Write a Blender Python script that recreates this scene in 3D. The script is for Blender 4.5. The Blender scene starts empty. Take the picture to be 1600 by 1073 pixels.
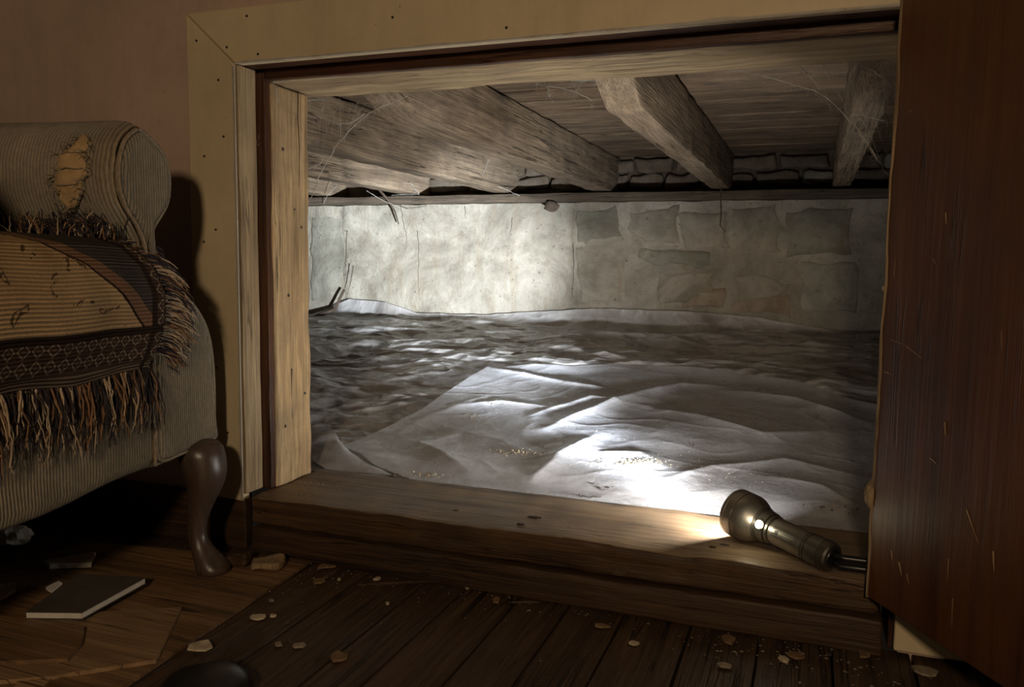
import bpy, bmesh, math, random
from mathutils import Vector, Matrix, noise
R = math.radians
scene = bpy.context.scene
COL = scene.collection

# ------------------------------------------------------------------ camera
CAM = Vector((0, -1.1, .493))
YAW, PITCH, ROLL, FPX = .353106528, .099925288, .013100028, 1267.983
fwd = Vector((-math.sin(YAW) * math.cos(PITCH), math.cos(YAW) * math.cos(PITCH), -math.sin(PITCH)))
rt = Vector((math.cos(YAW), math.sin(YAW), 0))
up = rt.cross(fwd)
rt, up = rt * math.cos(ROLL) + up * math.sin(ROLL), up * math.cos(ROLL) - rt * math.sin(ROLL)
cd = bpy.data.cameras.new('camera'); cam = bpy.data.objects.new('camera', cd); COL.objects.link(cam)
m = Matrix((rt, up, -fwd)).transposed().to_4x4(); m.translation = CAM
cam.matrix_world = m
cd.sensor_width = 36; cd.lens = FPX / 1600 * 36; cd.clip_start = .02; cd.clip_end = 50
scene.camera = cam

# ------------------------------------------------------------------ world, room light, exposure
scene.view_settings.view_transform = 'Standard'; scene.view_settings.look = 'None'
scene.view_settings.exposure = 0; scene.view_settings.gamma = 1
w = bpy.data.worlds.new('world'); scene.world = w; w.use_nodes = True
w.node_tree.nodes['Background'].inputs[0].default_value = (1.0, .80, .58, 1)
w.node_tree.nodes['Background'].inputs[1].default_value = .006

def light(name, kind, loc, energy, col, target=None, **kw):
    l = bpy.data.lights.new(name, kind); o = bpy.data.objects.new(name, l); COL.objects.link(o)
    l.energy = energy; l.color = col; o.location = loc
    for k, v in kw.items(): setattr(l, k, v)
    if target is not None: o.rotation_euler = (Vector(target) - Vector(loc)).to_track_quat('-Z', 'Y').to_euler()
    return o
light('room_lamp', 'POINT', (.10, -2.05, .97), 44, (1, .74, .48), shadow_soft_size=.07)

# ------------------------------------------------------------------ helpers
def at(px, py, X=None, Y=None, Z=None):
    """point of the place that the photograph shows at a pixel, on the plane given"""
    d = rt * ((px - 800) / FPX) - up * ((py - 536.5) / FPX) + fwd
    t = (X - CAM.x) / d.x if X is not None else (Y - CAM.y) / d.y if Y is not None else (Z - CAM.z) / d.z
    return CAM + d * t
def lerp(a, b, t): return a + (b - a) * t
def sm(a, b, x):
    t = min(max((x - a) / (b - a), 0), 1); return t * t * (3 - 2 * t)
def interp(pts, x):
    if x <= pts[0][0]: return pts[0][1]
    for (a, b), (c, d) in zip(pts, pts[1:]):
        if x <= c: return b + (d - b) * (x - a) / (c - a)
    return pts[-1][1]
def nz(x, y, z=0.): return noise.noise((x, y, z))

def build(name, V, F, mat, parent=None, smooth=False, loc=None, uv=None):
    """one mesh object, its origin at the middle of its base (V in world, or in the parent's space)"""
    V = [Vector(v) for v in V]
    if loc is None:
        xs = [v.x for v in V]; ys = [v.y for v in V]; zs = [v.z for v in V]
        loc = Vector(((min(xs) + max(xs)) / 2, (min(ys) + max(ys)) / 2, min(zs)))
    me = bpy.data.meshes.new(name); me.from_pydata([v - Vector(loc) for v in V], [], F); me.update()
    if uv:
        l = me.uv_layers.new(name='UVMap')
        for lp in me.loops: l.data[lp.index].uv = uv[lp.vertex_index]
    if smooth: me.polygons.foreach_set('use_smooth', [True] * len(me.polygons))
    if mat: me.materials.append(mat)
    o = bpy.data.objects.new(name, me); COL.objects.link(o); o.location = loc
    if parent: o.parent = parent
    return o
def empty(name, loc, rz=0):
    o = bpy.data.objects.new(name, None); COL.objects.link(o); o.location = loc; o.rotation_euler.z = rz
    o.empty_display_size = .05; return o
def tag(o, label, cat, group=None, kind=None):
    o['label'] = label; o['category'] = cat
    if group: o['group'] = group
    if kind: o['kind'] = kind
    return o
def struct(o, label=None):
    o['kind'] = 'structure'
    if label: o['label'] = label
    return o

def fix(V, F):
    bm = bmesh.new(); vs = [bm.verts.new(v) for v in V]
    for f in F:
        try: bm.faces.new([vs[i] for i in f])
        except ValueError: pass
    bmesh.ops.recalc_face_normals(bm, faces=bm.faces)
    bm.verts.index_update()
    V2 = [v.co.copy() for v in bm.verts]; F2 = [[v.index for v in f.verts] for f in bm.faces]; bm.free()
    return V2, F2

def rbox(x0, x1, y0, y1, z0, z1, n=(1, 1, 1), bev=.002, amp=0., fr=12, seed=0):
    """rounded, slightly uneven box: lattice of the six faces, corners rounded, noise on top"""
    ax = []
    for a, b, k in ((x0, x1, n[0]), (y0, y1, n[1]), (z0, z1, n[2])):
        bb = min(bev, (b - a) * .45)
        ax.append([a, a + bb * .3, a + bb] + [lerp(a + bb, b - bb, i / k) for i in range(1, k)] + [b - bb, b - bb * .3, b])
    idx = {}; V = []; F = []
    lo = Vector((x0, y0, z0)); hi = Vector((x1, y1, z1))
    def vid(i, j, k):
        if (i, j, k) not in idx:
            p = Vector((ax[0][i], ax[1][j], ax[2][k])); q = p.copy()
            for c in range(3):
                bb = min(bev, (hi[c] - lo[c]) * .45); q[c] = min(max(p[c], lo[c] + bb), hi[c] - bb)
            d = p - q
            if d.length > 1e-9: p = q + d.normalized() * bev
            if amp:
                s = Vector((seed * 7.3, seed * 3.1, seed * 1.7))
                p = p + Vector((noise.noise(p * fr + s), noise.noise(p * fr + s + Vector((31, 7, 3))), noise.noise(p * fr + s + Vector((5, 57, 11))))) * amp
            idx[(i, j, k)] = len(V); V.append(p)
        return idx[(i, j, k)]
    nx, ny, nz_ = len(ax[0]) - 1, len(ax[1]) - 1, len(ax[2]) - 1
    for i in range(nx):
        for j in range(ny):
            F.append([vid(i, j, 0), vid(i, j + 1, 0), vid(i + 1, j + 1, 0), vid(i + 1, j, 0)])
            F.append([vid(i, j, nz_), vid(i + 1, j, nz_), vid(i + 1, j + 1, nz_), vid(i, j + 1, nz_)])
    for i in range(nx):
        for k in range(nz_):
            F.append([vid(i, 0, k), vid(i + 1, 0, k), vid(i + 1, 0, k + 1), vid(i, 0, k + 1)])
            F.append([vid(i, ny, k), vid(i, ny, k + 1), vid(i + 1, ny, k + 1), vid(i + 1, ny, k)])
    for j in range(ny):
        for k in range(nz_):
            F.append([vid(0, j, k), vid(0, j, k + 1), vid(0, j + 1, k + 1), vid(0, j + 1, k)])
            F.append([vid(nx, j, k), vid(nx, j + 1, k), vid(nx, j + 1, k + 1), vid(nx, j, k + 1)])
    return V, F
def prism(poly, y0, y1, axis='y'):
    """polygon (two coordinates) pushed along the third axis"""
    def p(a, b, c): return (a, c, b) if axis == 'y' else (a, b, c) if axis == 'z' else (c, a, b)
    n = len(poly); V = [p(a, b, y0) for a, b in poly] + [p(a, b, y1) for a, b in poly]
    F = [list(range(n)), list(range(2 * n - 1, n - 1, -1))] + [[i, n + i, n + (i + 1) % n, (i + 1) % n] for i in range(n)]
    return fix(V, F)
def tube(pts, r, sides=5, V=None, F=None, taper=1.0):
    V = [] if V is None else V; F = [] if F is None else F
    pts = [Vector(p) for p in pts]; b = len(V); n = len(pts)
    for i, p in enumerate(pts):
        t = (pts[min(i + 1, n - 1)] - pts[max(i - 1, 0)]).normalized()
        a = t.cross(Vector((.13, .31, .94))); a = a.normalized() if a.length > 1e-4 else Vector((1, 0, 0)); c = t.cross(a)
        rr = (r[i] if isinstance(r, (list, tuple)) else r) * lerp(1, taper, i / max(n - 1, 1))
        for k in range(sides):
            an = 2 * math.pi * k / sides; V.append(p + (a * math.cos(an) + c * math.sin(an)) * rr)
    for i in range(n - 1):
        for k in range(sides):
            F.append([b + i * sides + k, b + i * sides + (k + 1) % sides, b + (i + 1) * sides + (k + 1) % sides, b + (i + 1) * sides + k])
    F.append([b + k for k in range(sides)][::-1]); F.append([b + (n - 1) * sides + k for k in range(sides)])
    return V, F
def lathe(prof, frame, sides=40, a0=0, a1=2 * math.pi, cap=True):
    """prof: (distance along axis, radius); frame: origin, axis, side, up"""
    o, ax, s, u = frame; V = []; F = []; full = abs(a1 - a0 - 2 * math.pi) < 1e-6; m_ = sides if full else sides + 1
    for d, r in prof:
        for k in range(m_):
            an = a0 + (a1 - a0) * k / sides; V.append(o + ax * d + (s * math.cos(an) + u * math.sin(an)) * r)
    for i in range(len(prof) - 1):
        for k in range(sides):
            F.append([i * m_ + k, i * m_ + (k + 1) % m_, (i + 1) * m_ + (k + 1) % m_, (i + 1) * m_ + k])
    if cap and full:
        F.append(list(range(m_))[::-1]); F.append([(len(prof) - 1) * m_ + k for k in range(m_)])
    return fix(V, F)
def grid(nu, nv, fn):
    V = [fn(i / nu, j / nv) for j in range(nv + 1) for i in range(nu + 1)]
    F = [[j * (nu + 1) + i, j * (nu + 1) + i + 1, (j + 1) * (nu + 1) + i + 1, (j + 1) * (nu + 1) + i] for j in range(nv) for i in range(nu)]
    return V, F

# ------------------------------------------------------------------ materials
class NT:
    def __init__(s, name):
        s.m = bpy.data.materials.new(name); s.m.use_nodes = True; s.t = s.m.node_tree
        s.b = s.t.nodes['Principled BSDF']; s.out = s.t.nodes['Material Output']
    def n(s, typ, **kw):
        o = s.t.nodes.new(typ)
        for k, v in kw.items(): setattr(o, k, v)
        return o
    def l(s, a, b): s.t.links.new(a, b)
    def put(s, sock, v):
        if isinstance(v, bpy.types.NodeSocket): s.l(v, sock)
        elif isinstance(v, (tuple, list)) and len(v) == 3 and sock.type == 'RGBA': sock.default_value = (*v, 1)
        else: sock.default_value = v
    def coord(s, rnd=True, kind='Object', scale=(1, 1, 1), rot=(0, 0, 0)):
        c = s.n('ShaderNodeTexCoord').outputs[kind]
        if rnd:
            i = s.n('ShaderNodeObjectInfo'); k = s.math('MULTIPLY', i.outputs['Random'], 37.)
            a = s.n('ShaderNodeVectorMath', operation='ADD'); s.l(c, a.inputs[0]); s.l(k, a.inputs[1]); c = a.outputs[0]
        mp = s.n('ShaderNodeMapping'); s.l(c, mp.inputs[0]); mp.inputs['Scale'].default_value = scale; mp.inputs['Rotation'].default_value = rot
        return mp.outputs[0]
    def noise(s, c, scale, detail=6, rough=.6, dist=0.):
        o = s.n('ShaderNodeTexNoise'); s.l(c, o.inputs['Vector'])
        o.inputs['Scale'].default_value = scale; o.inputs['Detail'].default_value = detail; o.inputs['Roughness'].default_value = rough; o.inputs['Distortion'].default_value = dist
        return o.outputs[0]
    def ramp(s, f, stops):
        o = s.n('ShaderNodeValToRGB'); s.l(f, o.inputs[0]); e = o.color_ramp.elements
        while len(e) < len(stops): e.new(.5)
        for x, (p, c) in zip(e, stops): x.position = p; x.color = (*c, 1) if isinstance(c, (tuple, list)) else (c, c, c, 1)
        return o.outputs[0]
    def math(s, op, a, b=None, clamp=False):
        o = s.n('ShaderNodeMath', operation=op, use_clamp=clamp); s.put(o.inputs[0], a)
        if b is not None: s.put(o.inputs[1], b)
        return o.outputs[0]
    def mix(s, f, a, b, blend='MIX'):
        o = s.n('ShaderNodeMix', data_type='RGBA', blend_type=blend); s.put(o.inputs[0], f); s.put(o.inputs[6], a); s.put(o.inputs[7], b)
        return o.outputs[2]
    def bump(s, h, strength=.3, dist=.002):
        o = s.n('ShaderNodeBump'); o.inputs['Strength'].default_value = strength; o.inputs['Distance'].default_value = dist; s.l(h, o.inputs['Height']); s.l(o.outputs[0], s.b.inputs['Normal'])
    def set(s, **kw):
        for k, v in kw.items(): s.put(s.b.inputs[k.replace('_', ' ')], v)
        return s.m
def wood(name, dark, mid, lite, axis=0, rough=.7, dirt=(.05, .04, .03), da=.5, fine=1., bump=.4, spec=.3, sc=1.):
    t = NT(name); s = [14 * sc] * 3; s[axis] = 1.1 * sc
    c = t.coord(scale=tuple(s)); n1 = t.noise(c, 1.6, 7, .62, 1.1)
    s2 = [90 * sc] * 3; s2[axis] = 3 * sc; c2 = t.coord(scale=tuple(s2)); n2 = t.noise(c2, 1.5, 4, .6, .3)
    col = t.ramp(n1, [(.3, dark), (.5, mid), (.7, lite)])
    col = t.mix(.55 * fine, col, t.ramp(n2, [(.3, .25), (.62, 1.)]), 'MULTIPLY')
    s3 = [260 * sc] * 3; s3[axis] = 7 * sc; n3 = t.noise(t.coord(scale=tuple(s3)), 1.4, 3, .6, .2)
    col = t.mix(.6 * fine, col, t.ramp(n3, [(.32, .35), (.58, 1.)]), 'MULTIPLY')
    s4 = [30 * sc] * 3; s4[axis] = .9 * sc; n4 = t.noise(t.coord(scale=tuple(s4)), 1.3, 5, .55, .9)
    ck = t.ramp(t.math('ABSOLUTE', t.math('SUBTRACT', n4, .5)), [(.004, 1.), (.016, 0.)]); gate = t.ramp(t.noise(t.coord(), 5., 3, .5), [(.46, 0.), (.56, 1.)])
    ck = t.math('MULTIPLY', ck, gate); col = t.mix(t.math('MULTIPLY', ck, .8), col, tuple(x * .25 for x in dark))
    cd_ = t.coord(scale=(1, 1, 1)); d = t.ramp(t.noise(cd_, 7, 8, .68, .4), [(.42, 0.), (.68, 1.)])
    col = t.mix(t.math('MULTIPLY', d, da), col, dirt)
    sp = t.ramp(t.noise(cd_, 120, 3, .6), [(.66, 0.), (.72, 1.)]); col = t.mix(t.math('MULTIPLY', sp, .5), col, dirt)
    t.bump(t.math('SUBTRACT', t.math('ADD', t.math('ADD', n2, t.math('MULTIPLY', n3, .5)), t.math('MULTIPLY', n1, .7)), t.math('MULTIPLY', ck, .8)), min(1., bump * 1.6), .0025)
    return t.set(Base_Color=col, Roughness=rough, Specular_IOR_Level=spec)
def plain(name, col, rough=.6, var=.25, sc=30, spec=.3, metal=0., bump=.2):
    t = NT(name); n = t.noise(t.coord(), sc, 6, .62)
    c = t.mix(t.ramp(n, [(.3, 0.), (.7, 1.)]), tuple(x * (1 - var) for x in col), tuple(min(1, x * (1 + var)) for x in col))
    if bump: t.bump(n, bump, .002)
    return t.set(Base_Color=c, Roughness=rough, Specular_IOR_Level=spec, Metallic=metal)
def painted(name, col, worn, dirt, amt=.35):
    t = NT(name); c = t.coord(rnd=False)
    n = t.noise(c, 3.2, 8, .7, .4); base = t.mix(t.ramp(n, [(.35, 0.), (.75, 1.)]), col, tuple(x * .72 for x in col))
    st = t.noise(t.coord(rnd=False, scale=(9, 9, 1.2)), 3, 6, .7); base = t.mix(t.math('MULTIPLY', t.ramp(st, [(.5, 0.), (.75, 1.)]), amt), base, dirt)
    sp = t.ramp(t.noise(c, 60, 4, .7), [(.69, 0.), (.73, 1.)]); base = t.mix(t.math('MULTIPLY', sp, .7), base, worn)
    t.bump(t.noise(c, 45, 5, .6), .12, .002)
    return t.set(Base_Color=base, Roughness=.5, Specular_IOR_Level=.35)

M = {}
M['plaster'] = painted('wall_plaster', (.56, .405, .315), (.30, .22, .16), (.27, .20, .15), .3)
M['casing'] = painted('cream_paint', (.66, .54, .345), (.14, .09, .05), (.40, .30, .18), .3)
M['chalk'] = painted('worn_white_paint', (.50, .46, .39), (.20, .15, .10), (.26, .19, .12), .9)
M['jamb'] = wood('cream_stained_wood', (.34, .24, .13), (.50, .37, .21), (.58, .45, .27), 2, .6, (.20, .14, .08), .5)
M['stop'] = wood('dark_varnished_stop', (.045, .018, .009), (.085, .034, .016), (.13, .055, .026), 2, .45, (.03, .02, .015), .4)
M['stop_x'] = wood('dark_varnished_head_stop', (.045, .018, .009), (.085, .034, .016), (.13, .055, .026), 0, .45, (.03, .02, .015), .4)
M['post'] = wood('rough_post_wood', (.33, .21, .10), (.56, .39, .20), (.68, .50, .27), 2, .75, (.14, .10, .065), .55, sc=1.0)
M['header'] = wood('rough_header_wood', (.34, .235, .125), (.54, .40, .225), (.68, .53, .32), 0, .75, (.20, .15, .10), .45)
M['sill'] = wood('worn_sill_wood', (.12, .072, .038), (.28, .185, .105), (.42, .30, .18), 0, .5, (.15, .115, .08), .6, spec=.45)
M['sill_front'] = wood('dark_sill_face', (.05, .024, .010), (.11, .057, .025), (.165, .09, .042), 0, .5, (.05, .035, .025), .5)
M['kick'] = wood('brown_kick_board', (.034, .016, .007), (.072, .037, .017), (.115, .062, .029), 0, .55, (.05, .035, .025), .5)
M['joist'] = wood('grey_joist_wood', (.24, .175, .115), (.41, .31, .21), (.56, .44, .305), 1, .9, (.085, .07, .06), .55, bump=.6)
M['sub'] = wood('subfloor_wood', (.17, .12, .08), (.35, .25, .165), (.47, .355, .245), 0, .9, (.07, .055, .045), .6, bump=.7)
M['plate'] = wood('wall_plate_wood', (.09, .07, .05), (.18, .14, .10), (.26, .21, .16), 0, .9, (.05, .04, .03), .5)
M['floor'] = wood('old_floorboards', (.034, .019, .010), (.082, .046, .024), (.135, .078, .04), 1, .5, (.075, .052, .035), .55, bump=.6, spec=.4)
M['ply'] = wood('floor_panel_wood', (.15, .083, .038), (.28, .16, .075), (.36, .215, .105), 0, .55, (.11, .07, .04), .5, sc=.7)
M['cardboard'] = wood('thin_board', (.24, .14, .07), (.35, .22, .11), (.42, .27, .14), 0, .65, (.16, .10, .05), .4, fine=.4, sc=.7)
M['door'] = wood('varnished_door_wood', (.066, .023, .008), (.115, .042, .014), (.155, .06, .021), 2, .42, (.055, .026, .012), .55, fine=.5, bump=.15, spec=.45, sc=.6)
M['raw'] = wood('raw_split_wood', (.26, .17, .09), (.40, .28, .16), (.50, .37, .22), 2, .8, (.15, .10, .06), .5)
M['leg'] = wood('polished_leg_wood', (.05, .032, .022), (.085, .055, .038), (.14, .095, .068), 2, .36, (.06, .04, .03), .3, fine=.4, bump=.08, spec=.6)
M['foam'] = plain('old_foam', (.42, .28, .135), .9, .25, 45)
M['black'] = plain('black_rubber', (.012, .012, .012), .35, .3, 60, .5)
M['metal'] = plain('anodised_metal', (.36, .335, .30), .35, .06, 120, .5, .88, .03)
M['metal2'] = plain('dark_anodised_metal', (.22, .205, .18), .35, .08, 120, .5, .88, .03)
M['web'] = plain('cobweb_silk', (.42, .40, .36), .9, .1, 60, .1, 0, 0)
M['chip'] = plain('paint_flake', (.50, .41, .29), .7, .35, 90); M['chipd'] = plain('dull_flake', (.27, .215, .15), .8, .35, 90)
M['chipw'] = plain('wood_flake', (.20, .125, .065), .8, .4, 90)
M['grit'] = plain('grit', (.21, .17, .125), .9, .7, 160)
M['grit_d'] = plain('dark_grit', (.04, .033, .028), .9, .6, 160)
M['grit_s'] = plain('sand', (.62, .50, .28), .9, .3, 160)
M['dirt'] = plain('crawlspace_dirt', (.12, .09, .065), 1, .4, 14)
M['paper'] = plain('page_paper', (.62, .58, .5), .8, .1, 60)
M['cover'] = plain('book_cover', (.085, .07, .055), .6, .25, 12)
M['root'] = plain('dry_root', (.10, .075, .055), .9, .3, 60)
M['pocket'] = plain('dark_gap', (.02, .015, .012), .9, .2, 30)

# parged wall of the crawlspace
def parge(name, tint, dk=0.):
    t = NT(name); c = t.coord(rnd=dk > 0)
    n0 = t.noise(c, 1.3, 5, .6, .6); n1 = t.noise(c, 3.6, 9, .7, .7); n2 = t.noise(c, 12, 9, .72, .4); n3 = t.noise(c, 75, 5, .65)
    col = t.ramp(n1, [(.30, (.20, .19, .16)), (.46, (.40, .385, .335)), (.62, (.58, .56, .50))])
    col = t.mix(t.math('MULTIPLY', t.ramp(n0, [(.42, 0.), (.62, 1.)]), .35), col, (.24, .235, .20))
    col = t.mix(t.math('MULTIPLY', t.ramp(n2, [(.48, 0.), (.70, 1.)]), .6), col, (.22, .195, .155))
    col = t.mix(t.math('MULTIPLY', t.ramp(t.noise(t.coord(rnd=False, scale=(7, 1, 1.1)), 3, 7, .72), [(.52, 0.), (.68, 1.)]), .45), col, (.33, .26, .18))
    col = t.mix(t.math('MULTIPLY', t.ramp(n3, [(.63, 0.), (.69, 1.)]), .75), col, (.085, .07, .055))
    col = t.mix(1., col, tint, 'MULTIPLY')
    t.bump(t.math('ADD', n2, t.math('MULTIPLY', n3, .6)), .8, .008)
    return t.set(Base_Color=col, Roughness=.95, Specular_IOR_Level=.1)
M['parge'] = parge('parged_masonry', (1, .97, .915)); M['blk1'] = parge('grey_green_block', (.86, .86, .81), 1); M['blk2'] = parge('pale_block', (1, .96, .90), 1); M['blk3'] = parge('rusty_block', (.95, .82, .72), 1); M['brk'] = parge('sooty_brick', (.42, .36, .32), 1)

def film(name, lite, dirtc, lo, hi, trans, vs, va):
    t = NT(name); c = t.coord(rnd=False)
    n1 = t.noise(c, 3.5, 8, .62, .8); n2 = t.noise(c, 26, 8, .7, .3); n3 = t.noise(c, 170, 3, .6)
    col = t.mix(t.ramp(n1, [(lo, 0.), (hi, 1.)]), lite, dirtc)
    col = t.mix(t.math('MULTIPLY', t.ramp(n2, [(.5, 0.), (.75, 1.)]), .4), col, tuple(x * .6 for x in dirtc))
    sp = t.ramp(n3, [(.68, 0.), (.73, 1.)]); col = t.mix(t.math('MULTIPLY', sp, .55), col, (.78, .77, .72))
    wp = t.n('ShaderNodeVectorMath', operation='MULTIPLY_ADD'); wn = t.n('ShaderNodeTexNoise'); t.l(c, wn.inputs['Vector']); wn.inputs['Scale'].default_value = 5
    t.l(wn.outputs[1], wp.inputs[0]); wp.inputs[1].default_value = (.10, .10, .10); t.l(c, wp.inputs[2])
    hs = None
    for sc_, k_ in ((vs, 1.), (vs * 2.3, .4)):
        mp = t.n('ShaderNodeMapping'); t.l(wp.outputs[0], mp.inputs[0]); mp.inputs['Scale'].default_value = (1, 1.7, .3); vo = t.n('ShaderNodeTexVoronoi'); vo.inputs['Scale'].default_value = sc_; t.l(mp.outputs[0], vo.inputs['Vector'])
        h = t.math('MULTIPLY', vo.outputs['Distance'], k_); hs = h if hs is None else t.math('ADD', hs, h)
    t.bump(t.math('ADD', t.math('MULTIPLY', hs, va), t.math('ADD', t.math('MULTIPLY', n2, .12), t.math('MULTIPLY', n3, .03))), .9, .02)
    t.set(Base_Color=col, Roughness=t.ramp(n2, [(.3, .16), (.7, .45)]), Specular_IOR_Level=.55)
    tr = t.n('ShaderNodeBsdfTransparent'); mx = t.n('ShaderNodeMixShader'); mx.inputs[0].default_value = trans
    t.l(t.b.outputs[0], mx.inputs[1]); t.l(tr.outputs[0], mx.inputs[2]); t.l(mx.outputs[0], t.out.inputs[0]); return t.m
M['film1'] = film('milky_plastic_upper', (.50, .51, .545), (.30, .275, .245), .50, .76, .12, 4.5, .22)
M['film2'] = film('milky_plastic_lower', (.56, .555, .55), (.27, .24, .205), .42, .70, .15, 8., 1.3)

def cord(name, axis, col):
    t = NT(name); c = t.coord(rnd=False)
    wv = t.n('ShaderNodeTexWave', wave_type='BANDS', bands_direction='XYZ'[axis]); t.l(c, wv.inputs[0])
    wv.inputs['Scale'].default_value = 60; wv.inputs['Distortion'].default_value = 2.6; wv.inputs['Detail'].default_value = 2; wv.inputs['Detail Scale'].default_value = .6
    n = t.noise(c, 5, 7, .65); n2 = t.noise(c, 130, 3, .6)
    base = t.ramp(n, [(.35, tuple(x * .62 for x in col)), (.7, tuple(min(1, x * 1.12) for x in col))])
    base = t.mix(.6, base, t.ramp(wv.outputs[1], [(.05, .34), (.55, 1.)]), 'MULTIPLY')
    base = t.mix(.4, base, t.ramp(n2, [(.3, .4), (.7, 1.)]), 'MULTIPLY')
    t.bump(t.math('ADD', wv.outputs[1], t.math('MULTIPLY', n2, .5)), .9, .003)
    return t.set(Base_Color=base, Roughness=.95, Specular_IOR_Level=.1, Sheen_Weight=.15)
M['cordx'] = cord('ribbed_upholstery_around_roll', 0, (.42, .335, .22))
M['cordy'] = cord('ribbed_upholstery_front', 1, (.40, .33, .225))
M['welt'] = plain('upholstery_piping', (.25, .195, .13), .95, .35, 200)

# tapestry: u = metres from the right hem, v = metres up from the bottom hem
t = NT('woven_tapestry'); uvn = t.n('ShaderNodeUVMap'); sp = t.n('ShaderNodeSeparateXYZ'); t.l(uvn.outputs[0], sp.inputs[0]); U, Vv = sp.outputs[0], sp.outputs[1]
def lt(a, b): return t.math('LESS_THAN', a, b)
def gt(a, b): return t.math('GREATER_THAN', a, b)
def AND(a, b): return t.math('MULTIPLY', a, b)
def OR(a, b): return t.math('MAXIMUM', a, b)
nn = t.noise(uvn.outputs[0], 22, 6, .65); nf = t.noise(uvn.outputs[0], 260, 3, .6)
wob = t.math('MULTIPLY', t.math('SUBTRACT', nn, .5), .012)
rib = t.math('SINE', t.math('MULTIPLY', Vv, 1250.)); ribv = t.math('MULTIPLY_ADD', rib, .25); t.t.nodes[-1].inputs[2].default_value = .72
field = t.mix(t.ramp(t.noise(uvn.outputs[0], 9, 5, .6, .6), [(.35, 0.), (.7, 1.)]), (.78, .54, .28), (.60, .38, .19))
blot = AND(gt(t.noise(uvn.outputs[0], 17, 4, .6, 1.5), .60), lt(t.noise(uvn.outputs[0], 17, 4, .6, 1.5), .645)); field = t.mix(t.math('MULTIPLY', blot, .8), field, (.06, .04, .03))
gx = t.math('SINE', t.math('MULTIPLY', U, 1500.)); gy = t.math('SINE', t.math('MULTIPLY', Vv, 1500.)); weave = AND(gt(gx, 0.), gt(gy, 0.))
grey = t.mix(weave, (.075, .066, .058), (.20, .17, .14))
diag = t.math('SUBTRACT', t.math('SUBTRACT', Vv, .072), t.math('MULTIPLY', t.math('SUBTRACT', t.math('ADD', U, wob), .052), .95))
field = t.mix(gt(diag, .0), field, grey)
band = AND(gt(diag, -.013), lt(diag, .013)); field = t.mix(band, field, t.mix(nn, (.30, .14, .085), (.42, .27, .16)))
edge = AND(gt(diag, -.018), lt(diag, -.013)); field = t.mix(edge, field, (.05, .03, .022))
b_in = OR(lt(U, .048), lt(Vv, .066)); b_dk = OR(AND(gt(U, .042), lt(U, .051)), AND(gt(Vv, .059), lt(Vv, .069)))
s_ = .021
def fr(x): return t.math('ABSOLUTE', t.math('SUBTRACT', t.math('FRACT', t.math('DIVIDE', x, s_)), .5))
dm = t.math('ADD', fr(U), fr(Vv)); ring = AND(gt(dm, .33), lt(dm, .47)); core = lt(dm, .16)
bcol = t.mix(ring, t.mix(core, (.10, .06, .04), (.19, .12, .075)), (.37, .29, .2))
strip = OR(lt(U, .015), lt(Vv, .02)); sc_ = t.math('SINE', t.math('MULTIPLY', t.math('MINIMUM', U, Vv), 1300.))
bcol = t.mix(strip, bcol, t.mix(gt(sc_, .1), (.12, .075, .05), (.31, .23, .15)))
colr = t.mix(b_in, field, bcol); colr = t.mix(b_dk, colr, (.045, .028, .02))
colr = t.mix(1., colr, t.mix(1., ribv, ribv), 'MULTIPLY'); colr = t.mix(.35, colr, t.ramp(nf, [(.3, .4), (.7, 1.)]), 'MULTIPLY')
t.bump(t.math('ADD', rib, t.math('MULTIPLY', nf, 2.)), .6, .0015)
M['tapestry'] = t.set(Base_Color=colr, Roughness=.95, Specular_IOR_Level=.08)
M['yarn_l'] = plain('light_yarn', (.50, .38, .25), .95, .35, 80, .05); M['yarn_d'] = plain('dark_yarn', (.045, .038, .042), .95, .4, 80, .05); M['yarn_b'] = plain('brown_yarn', (.26, .14, .07), .95, .3, 80, .05)

def emit(name, col, strength):
    t = NT(name); t.set(Base_Color=(.9, .9, .9), Emission_Color=col, Emission_Strength=strength); return t.m
M['lens'] = emit('lit_lens', (1., .97, .92), 210)
M['led'] = emit('lit_side_button', (1., .95, .72), 22)

# ------------------------------------------------------------------ room shell
SILL = .095
V, F = prism([(-3.0, -.02), (-3.0, 1.6), (1.6, 1.6), (1.6, -.02), (.125, -.02), (.125, .83), (-.955, .83), (-.955, -.02)], .018, .11)
struct(build('wall_front', V, F, M['plaster']), 'pinkish beige plastered room wall around the low opening')
V, F = rbox(-3.0, -.884, .002, .02, 0, .088, (20, 1, 2), .003, .001)
struct(build('baseboard_left', V, F, M['kick']), 'dark brown baseboard behind the armchair leg')
# floor: boards running towards the wall
fl = empty('floor', (0, -1, 0)); struct(fl, 'worn brown floorboards of the room')
V, F = rbox(-3, 1.6, -2.9, .018, -.06, -.022, (1, 1, 1), .001); build('subfloor_bed', [Vector(v) - fl.location for v in V], F, M['pocket'], fl)
xs = [-1.55, -1.43, -1.31, -1.19, -1.07, -.95, -.845, -.745, -.64, -.54, -.472, -.385, -.308, -.228, -.135, -.045, .045, .14, .235, .33, .43, .53, .63]
for i, (a, b) in enumerate(zip(xs, xs[1:])):
    rr = random.Random(i); dz = rr.uniform(-.0015, .0005)
    V, F = rbox(a + .0014, b - .0014, -2.6, .016, -.022, dz, (3, 46, 1), .0022, .0008, 16, i)
    build('floorboard', [Vector(v) - fl.location for v in V], F, M['floor'], fl)
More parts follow.
